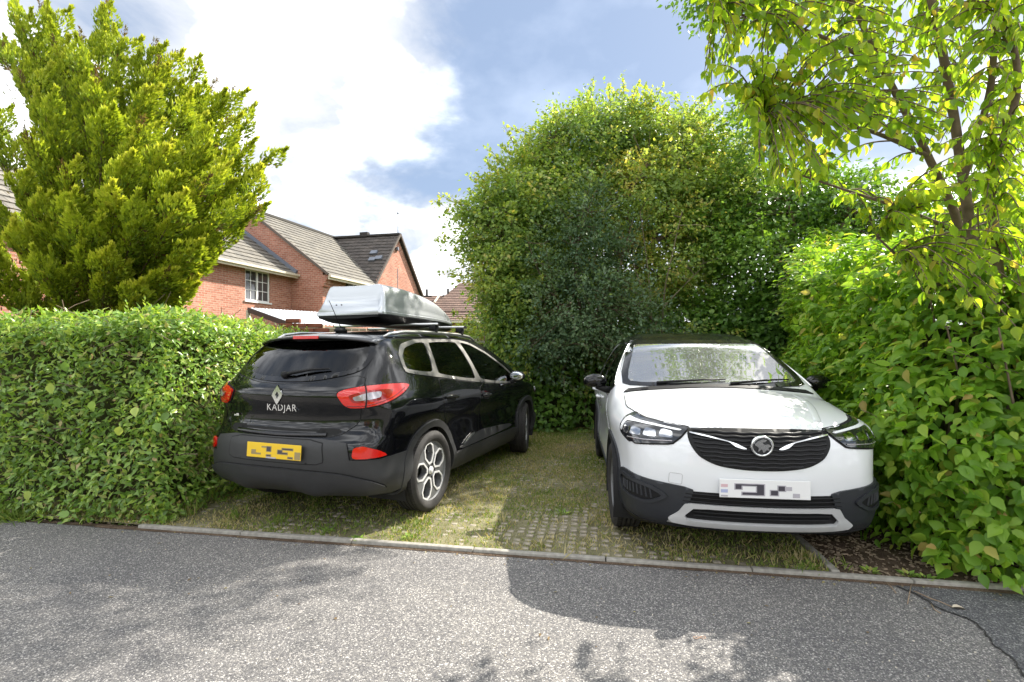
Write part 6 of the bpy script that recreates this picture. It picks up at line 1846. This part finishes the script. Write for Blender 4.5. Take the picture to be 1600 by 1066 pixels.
# bramble bank along the back of the bay
def make_bank():
    r = empty('bramble_bank', (0, 0, 0)); tag(r, 'dense leafy bank of brambles along the back edge of the bay', 'shrub')
    line = [(-.55, 9.9), (-.32, 8.65), (.1, 8.35), (.9, 8.45), (1.8, 8.5), (3.0, 8.3), (3.8, 8.1), (5.5, 7.9)]
    tops = [2.3, 2.3, 2.2, 1.9, 1.9, 2.1, 2.3, 2.4]; quads = []
    for i in range(len(line) - 1):
        a, b = line[i], line[i + 1]
        lo0, lo1 = (*a, .0), (*b, .0); t0, t1 = (a[0] + .05, a[1] + .3, tops[i]), (b[0] + .05, b[1] + .3, tops[i + 1])
        quads += [(lo0, lo1, t1, t0, 1.0), (t0, t1, (b[0], b[1] + 1.1, tops[i + 1] + .15), (a[0], a[1] + 1.1, tops[i] + .15), .7)]
    P, A, N, L, Wd, D = surface_leaves(quads, 620, .082, .72, .5, 1.0, .38, .22, 8.8)
    foliage(r, ivy_leaf, P, A, N, L, Wd, D, LARGE, 200, .2)
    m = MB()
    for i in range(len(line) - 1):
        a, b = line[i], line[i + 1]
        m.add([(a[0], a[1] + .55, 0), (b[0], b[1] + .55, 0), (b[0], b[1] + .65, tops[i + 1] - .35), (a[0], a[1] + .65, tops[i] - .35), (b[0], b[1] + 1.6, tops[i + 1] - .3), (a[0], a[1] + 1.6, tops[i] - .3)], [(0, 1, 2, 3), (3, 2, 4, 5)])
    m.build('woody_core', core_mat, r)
make_bank()
blob_tree('garden_shrub', 'bright lime green shrub in front of the distant house', 'shrub', lime_leaf,
    [(S3((742, 545, 15), (742, 525, 15)), .03, .01, 'stem')], [B3(745, 512, 15, (.62, .5, .55)), B3(768, 525, 14.6, (.45, .4, .5)), B3(730, 525, 15, (.4, .4, .35))], .075, .5, 26, clump=.16)
rose_leaf = leaf_mat('rose_petal', [(0.0, (.62, .36, .36)), (1.0, (.75, .60, .56))], .3, .6, .2, 1.0)
blob_tree('rose_bush', 'pale pink blossoms showing at the edge of the trees', 'bush', rose_leaf, [(S3((757, 545, 13), (757, 485, 13)), .03, .01, 'stem')], [B3(757, 484, 13, (.16, .15, .14), 3)], .05, .8, 14, clump=.08)

# ---- golden conifer
def make_conifer():
    r = empty('conifer', (0, 0, 0)); tag(r, 'golden green conifer with upswept feathery branches behind the hedge', 'tree')
    base = at(165, 520, 7.8); base.z = -.05
    m = MB(); m.tube([base, at(160, 400, 7.8), at(150, 250, 7.9), at(140, 120, 8.0)], [.17, .14, .09, .03], 10); m.build('trunk', bark, r, smooth=True)
    tips = [(432, 250, 7.3), (415, 300, 7.1), (398, 345, 7.0), (392, 200, 7.7), (362, 160, 7.8), (335, 150, 7.9), (300, 118, 7.9), (262, 108, 8.0), (165, 32, 8.0), (190, 75, 7.8), (235, 90, 7.9), (128, 75, 8.0), (70, 30, 8.1), (30, 45, 8.0), (-30, 40, 8.0), (-90, 120, 8), (-120, 230, 7.8), (-120, 340, 7.6),
            (258, 240, 6.5), (160, 190, 6.6), (310, 300, 6.5), (105, 290, 6.5), (210, 360, 6.3), (290, 400, 6.5), (55, 240, 6.7), (20, 380, 6.6), (335, 235, 6.8), (225, 150, 7.0), (125, 105, 7.3), (45, 150, 7.2), (165, 420, 6.4), (75, 440, 6.6), (350, 350, 6.6), (370, 290, 6.8), (270, 340, 6.3), (130, 370, 6.3), (190, 270, 6.3), (285, 180, 7.1), (20, 290, 6.6), (80, 200, 6.8), (330, 400, 6.9), (250, 440, 6.6), (0, 470, 6.9), (-40, 420, 6.9), (-60, 300, 6.8), (-50, 180, 7.2), (215, 215, 6.6), (310, 215, 6.9), (265, 290, 6.4), (100, 340, 6.4), (180, 320, 6.25), (60, 330, 6.5), (355, 210, 7.3), (385, 250, 7.1), (20, 100, 7.6), (90, 90, 7.7), (150, 140, 7.0), (40, 60, 7.9), (240, 120, 7.5), (280, 460, 6.9), (210, 470, 6.6)]
    rs = random.Random(31); P, A, N, L, T = [], [], [], [], []; bm_ = MB()
    Pd, Ad, Nd, Ld, Td = [], [], [], [], []
    def plume(p0, g, ln, rad, gold, dens=1.0):
        n = int(480 * ln * dens * (rad / .12)); t = rng.random(n) ** .75
        g = np.array(g) / np.linalg.norm(g)
        a = np.cross(g, [.3, .2, 1]); a /= np.linalg.norm(a); b = np.cross(g, a)
        an = 2 * PI * rng.random(n); prof = np.sin(np.clip(t * 1.08 + .10, 0, 1) * PI) ** .75 * (1 - .35 * t)
        rr = rad * prof * (.35 + .75 * rng.random(n) ** .5)
        rd = a * np.cos(an)[:, None] + b * np.sin(an)[:, None] * .55
        ps = np.array(p0) + g * (t * ln)[:, None] + rd * rr[:, None]
        P.append(ps); ax = g * (.9 + .5 * rng.random((n, 1))) + rd * .55 + np.array([0, 0, .08]) + rng.normal(0, .22, (n, 3))
        A.append(ax); N.append(rng.normal(0, .45, (n, 3)) + rd * 1.0 + np.array([0, 0, .45]))
        L.append(.064 * (.6 + .8 * rng.random(n)))
        T.append(np.clip(.10 + .68 * t * gold + .16 * (rr / rad) + .20 * rd[:, 2] + rng.normal(0, .08, n), .0, 1))  # golden tips; sunlit upper side and shaded underside also painted into the tint
    for ti, tp in enumerate(tips):
        e = at(tp[0] - (14 if tp[0] > 320 else 0), tp[1], tp[2])
        # each limb leaves the trunk low and sweeps outwards, then up
        drop = max(.4, min(1.7, (e.z - .8) * .42)); hz = max(.7, e.z - drop * (1.0 if tp[2] < 7 else 1.15))
        f = min(1, max(0, (hz + .05) / 5.6)); tr = base.lerp(at(140, 120, 8.0), f)
        s0 = Vector((tr.x, tr.y, hz * .92))
        mid = s0.lerp(e, .55) + Vector((0, 0, -.07 * (e - s0).length))
        path = [s0, s0.lerp(mid, .5) + Vector((0, 0, -.03)), mid, mid.lerp(e, .55), e - (e - mid).normalized() * .15]
        bm_.tube(path, [.035, .026, .018, .010, .005], 5, cap=False)
        gdir = (e - mid).normalized(); Lb = (e - mid).length
        bare = tp[1] < 175 and tp[2] > 7.5
        gold = .8 + .4 * rs.random()
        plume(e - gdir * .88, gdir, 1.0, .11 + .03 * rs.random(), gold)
        for k in range(9):
            t = .30 + .68 * (k + rs.random()) / 9
            q = s0.lerp(mid, t / .55) if t < .55 else mid.lerp(e, (t - .55) / .45)
            sd = Vector((rs.gauss(.10, .36), rs.gauss(0, .36) - .10, .15 + .35 * rs.random()))
            g = (gdir * .75 + sd * .75 + Vector((.42, -.05, .22))).normalized()
            ln = (.30 + .34 * rs.random()) * (1.05 - .3 * abs(t - .6))
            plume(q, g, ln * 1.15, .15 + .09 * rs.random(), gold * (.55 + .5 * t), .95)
        if bare or rs.random() < .25:   # dead brown tips beyond the foliage
            n = 70; tt = rng.random(n); q0 = np.array(e) + np.array(gdir) * .02
            Pd.append(q0 + np.array(gdir) * (tt * .30)[:, None] + rng.normal(0, .03, (n, 3)) * (1.2 - tt)[:, None]); Ad.append(np.array(gdir) + rng.normal(0, .5, (n, 3))); Nd.append(rng.normal(0, 1, (n, 3))); Ld.append(.06 * (.6 + .8 * rng.random(n))); Td.append(rng.random(n) * .16)
        # brown inner twigs
        for k in range(9):
            t = .15 + .5 * rs.random(); q = s0.lerp(mid, min(1, t / .55))
            n = 24; Pd.append(np.array(q) + rng.normal(0, .13, (n, 3))); Ad.append(np.array(gdir) + rng.normal(0, .6, (n, 3)) + np.array([0, 0, .2])); Nd.append(rng.normal(0, 1, (n, 3))); Ld.append(.07 * (.6 + .8 * rng.random(n))); Td.append(rng.random(n) * .22)
    P, A, N, L, T = map(np.concatenate, (P, A, N, L, T))
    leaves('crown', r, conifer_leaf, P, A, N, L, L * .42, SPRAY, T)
    print('sprays', len(P))
    P, A, N, L, T = map(np.concatenate, (Pd, Ad, Nd, Ld, Td))
    leaves('dead_twigs', r, conifer_leaf, P, A, N, L, L * .22, SPRAY, T)
    o = bm_.build('branches', bark, r, smooth=True); tag(o, kind='stuff')
    print('conifer sprays', len(T))
make_conifer()

# a hedge and trees across the road, there for the reflections
blob_tree('street_tree', 'round crowned tree across the road behind the viewer', 'tree', tree_leaf, [([(-1, -14, 0), (-1, -14, 2), (-1, -14, 3.5)], .14, .08, 'trunk')], [((-1, -14, 4.2), (1.9, 1.9, 1.7), 1.0)], .16, .62, 14, clump=.4)
blob_tree('street_hedge', 'long garden hedge across the road behind the viewer', 'hedge', hedge_leaf, [], [((x, -10.5, .8), (1.5, .6, .9), 1.0) for x in range(-16, 18, 2)], .12, .5, 12, clump=.3)

# ------------------------------------------------------------ grass, weeds, litter
def make_grass():
    n = 230000; s_ = rng.uniform(-4.3, 2.03, n); t_ = rng.random(n) ** 1.25 * 7.0 + .04
    P = np.array(K0)[None] + s_[:, None] * np.array(KD) + t_[:, None] * np.array(KN)
    keep = (P[:, 1] > 2.5) & (np.abs(P[:, 0] / P[:, 1]) < 1.1)
    P, s_, t_ = P[keep], s_[keep], t_[keep]
    nz = vn(P, 1.1, 2.0); nz2 = vn(P, 3.2, 7.0)
    # thin where tyres and feet have worn the front of the bay
    worn = np.exp(-((s_ - .35) / .75) ** 2 - ((t_ - .35) / .42) ** 2) * .50
    cellx = np.abs(((s_ / .08) + .5) % 1 - .5); celly = np.abs((((t_ - .075) / .08) + .5) % 1 - .5)
    on_nub = (cellx < .30) & (celly < .30)
    dens = np.clip(.42 + .75 * nz + .45 * nz2 + .12 * np.minimum(t_, 3) - worn, .06, 1)
    dens = np.where(on_nub, dens * np.clip((t_ - .3) * .8, .15, 1.0), dens)
    k = rng.random(len(P)) < dens; P, s_, t_, nz, nz2 = P[k], s_[k], t_[k], nz[k], nz2[k]
    n = len(P); P[:, 2] = -.016
    hgt = .014 + .028 * rng.random(n) ** 1.5 + .02 * np.clip(nz2, 0, 1)
    hgt *= np.where(t_ > 4, 1.3, 1.0)
    A = np.stack([rng.normal(0, .55, n), rng.normal(0, .55, n), np.ones(n)], 1); N = rng.normal(0, 1, (n, 3)); N[:, 2] *= .3
    dry = np.clip(.43 + .55 * vn(P, .9, 11.0) + .20 * rng.normal(0, 1, n) + .10 * (t_ < .9), 0, .999)
    leaves('grass', None, grass_mat, P, A, N, hgt, .006 + .004 * rng.random(n), SPRAY, dry)
    print('grass', n)
    # taller tufts and dry stalks
    Q, A2, N2, L2, T2 = [], [], [], [], []
    def tuft(p, n, h, spread, tint, lean=.5):
        for _ in range(n):
            Q.append(np.array(p) + np.array([rng.normal(0, spread), rng.normal(0, spread), 0])); A2.append([rng.normal(0, lean), rng.normal(0, lean), 1]); N2.append(rng.normal(0, 1, 3)); L2.append(h * (.5 + .8 * rng.random())); T2.append(np.clip(tint + rng.normal(0, .15), 0, .99))
    for u, v, h, n_, ti in ((290, 806, .16, 26, .35), (300, 800, .20, 12, .7), (372, 806, .12, 24, .25), (430, 818, .12, 24, .25), (505, 826, .07, 40, .15), (470, 822, .06, 30, .3), (900, 850, .05, 40, .5), (870, 800, .05, 60, .12), (740, 690, .06, 60, .2), (855, 770, .05, 60, .15),
                            (1270, 875, .07, 40, .75), (1240, 868, .06, 50, .8), (1215, 872, .06, 40, .55), (1180, 868, .05, 40, .6), (1130, 862, .05, 50, .7), (1080, 858, .06, 40, .7), (1290, 880, .08, 30, .2), (1250, 885, .05, 30, .15), (1060, 845, .06, 40, .75)):
        d = 1043.6 / (v - CH); p = at(u, v, d); p.z = -.02; tuft(p, n_, h, .05, ti)
    for _ in range(90):
        d = rng.uniform(3.3, 8.5); x = rng.uniform(-1.2, .9) + (d - 3.3) * .12; tuft((x, d, -.02), 6, .09, .03, .75, .7)
    for _ in range(60):
        s0 = rng.uniform(.2, 2.0); p = kp(s0, rng.uniform(.15, .55)); tuft((p.x, p.y, -.02), 10, .05, .035, .66, .9)
    for _ in range(60):  # rough grass at the foot of the left hedge
        x = rng.uniform(-4.8, -4.05); p = (x, 3.40 - .1736 * x - .02 + rng.uniform(-.05, .12), -.03); tuft(p, 16, .12, .04, .2, .8)
    Q, A2, N2, L2, T2 = map(np.array, (Q, A2, N2, L2, T2))
    o = leaves('tall_grass', None, grass_mat, Q, A2, N2, L2, np.full(len(Q), .006), SPRAY, T2)
    # broad weeds
    Q, A2, N2, L2 = [], [], [], []
    for u, v in ((880, 800), (872, 690), (905, 672), (560, 840), (512, 828), (1265, 882), (1418, 895), (1445, 900), (1360, 890), (640, 838)):
        d = 1043.6 / (v - CH); p = np.array(at(u, v, d)); p[2] = -.018
        for k in range(16):
            a = 2.4 * k; Q.append(p + np.array([math.cos(a), math.sin(a), .15]) * .012 * (1 + k * .12)); A2.append([math.cos(a), math.sin(a), .45 + .3 * rng.random()]); N2.append([0, 0, 1]); L2.append(.045 * (.6 + .6 * rng.random()))
    Q, A2, N2, L2 = map(np.array, (Q, A2, N2, L2))
    leaves('weeds', None, hedge_leaf, Q, A2, N2, L2, L2 * .55, SMALL)
make_grass()

def make_litter():
    # chips, stones and dead leaf bits over the soil by the shrub and under the hedge
    m = MB(); rs = random.Random(12)
    chip = plain('chips', (.26, .20, .14), .9, 0, 0, .5, 30)
    for _ in range(1500):
        p = kp(2.1 + rs.random() ** 1.3 * 1.3, .05 + rs.random() * 1.6)
        sz = rs.uniform(.004, .013); M = Matrix.Rotation(rs.uniform(0, 6), 3, 'Z') @ Matrix.Rotation(rs.uniform(-.6, .6), 3, 'X')
        m.box((p.x, p.y, -.022 + sz * .2), (sz * rs.uniform(1, 3.2), sz, sz * .5), M)
    for _ in range(700):
        p = kp(rs.uniform(-5, -2.2), rs.uniform(.0, .9)); sz = rs.uniform(.004, .012)
        m.box((p.x, p.y, -.022), (sz * 2, sz, sz * .5), Matrix.Rotation(rs.uniform(0, 6), 3, 'Z'))
    o = m.build('wood_chips', chip); tag(o, kind='stuff')
    m = MB()
    for _ in range(420):
        s0 = rs.uniform(-3.4, 3.4); p = kp(s0, -rs.random() ** 2 * 1.3 - .035); sz = rs.uniform(.002, .006)
        m.box((p.x, p.y, ROAD_Z + sz * .3), (sz * 1.5, sz, sz * .8), Matrix.Rotation(rs.uniform(0, 6), 3, 'Z'))
    o = m.build('grit', plain('grit', (.42, .38, .32), .9, 0, 0, .5, 30)); tag(o, kind='stuff')
    # dirt lying in the joint between kerb and road
    V, F = [], []; n = 160
    for i in range(n + 1):
        s0 = -3.4 + 6.8 * i / n; w = .018 + .022 * abs(noise.noise(Vector((s0 * 2.3, 0, 1)))) + .02 * max(0, noise.noise(Vector((s0 * .9, 3, 1))))
        V += [kp(s0, -.029, ROAD_Z + .010), kp(s0, -.029 - w, ROAD_Z + .003)]
    F = [(2 * i, 2 * i + 1, 2 * i + 3, 2 * i + 2) for i in range(n)]
    o = mesh('gutter_dirt', V, F, soil, None, True); tag(o, kind='stuff')
    tw = plain('dry_twig', (.30, .22, .15), .85, 0, 0, .3, 40)
    def ground_pt(u, v, dz=.004):
        d = (CZ - ROAD_Z) * CF / (v - CH); p = at(u, v, d); p.z = ROAD_Z + dz; return p
    for lab, pts_, r0 in (('long pale twig lying on the tarmac by the crack', [(1428, 925), (1455, 938), (1470, 942), (1490, 952)], .004),
                          ('short straight stick leaning off the kerb stones', [(1386, 913), (1393, 920), (1400, 928)], .004),
                          ('thin forked twig beside the kerb on the tarmac', [(1424, 914), (1421, 930), (1418, 945)], .003),
                          ('small broken twig on the tarmac beyond the long twig', [(1455, 945), (1460, 955), (1470, 960)], .003)):
        m = MB(); m.tube([ground_pt(u, v, .005 + .004 * (i % 2)) for i, (u, v) in enumerate(pts_)], [r0 * (1 - .4 * i / len(pts_)) for i in range(len(pts_))], 6)
        tag(m.build('twig', tw, smooth=True), lab, 'twig', 'twigs on the tarmac')
    p = ground_pt(1497, 953, .010)
    Tm, Fm = LARGE; V = [Vector((x * .07 - .03, y * .028, abs(y) * .02 + z * .05)) for x, y, z in Tm]
    o = mesh('fallen_leaf', V, Fm, plain('dry_leaf', (.50, .44, .34), .8), None, True); o.location = p; o.rotation_euler = (0, 0, -.2); tag(o, 'curled pale dry leaf at the end of the long twig', 'leaf')
    n = 130; s0 = rng.uniform(-3.2, 3.3, n); t0 = np.where(rng.random(n) < .6, -.035 - .09 * rng.random(n) ** 2, -.04 - 1.0 * rng.random(n))
    P = np.array(K0)[None] + s0[:, None] * np.array(KD) + t0[:, None] * np.array(KN); P[:, 2] = ROAD_Z + .006
    A = np.stack([rng.normal(0, 1, n), rng.normal(0, 1, n), rng.normal(0, .08, n)], 1); N = np.stack([rng.normal(0, .25, n), rng.normal(0, .25, n), np.ones(n)], 1)
    leaves('leaf_litter', None, leaf_mat('litter_leaf', [(0.0, (.10, .065, .035)), (.5, (.22, .15, .07)), (1.0, (.30, .27, .10))], .2), P, A, N, .012 + .022 * rng.random(n) ** 2, .008 + .008 * rng.random(n), SMALL)
    # looped elastic band
    c = ground_pt(1093, 997, .003); pts_ = [c + Vector((.022 * math.sin(t) * 1.3 , .010 * math.sin(2 * t), .0015 * math.sin(t))) for t in np.linspace(0, 2 * PI, 33)]
    m = MB(); m.tube(pts_, .0013, 5, cap=False); tag(m.build('elastic_band', plain('rubber', (.42, .26, .17), .7), smooth=True), 'twisted brown elastic band lying on the road', 'elastic band')
    # crushed red can at the foot of the hedge
    c = ground_pt(238, 811, 0); c.z = -.005
    r = empty('crushed_can', c, .5); tag(r, 'crushed red drinks can at the foot of the hedge', 'can')
    m = MB(); prof = [(.020, -.050), (.030, -.044), (.032, -.02), (.027, .0), (.032, .022), (.030, .044), (.020, .050)]
    m.lathe(prof, 18); V = np.array(m.V); V[:, 2] *= .45; V[:, 1] += .010 * np.sin(V[:, 0] * 60); V[:, 2] += .013
    mesh('can_body', V, m.F, plain('can_red', (.45, .02, .02), .25, .4, .5), r, True)
    for sx in (-1, 1):
        m = MB(); m.lathe([(.020, sx * .050), (.0, sx * .049)], 18); V = np.array(m.V); V[:, 2] = V[:, 2] * .45 + .013; V[:, 1] += .010 * np.sin(V[:, 0] * 60)
        mesh('can_end', V, m.F, satin, r, True)
make_litter()
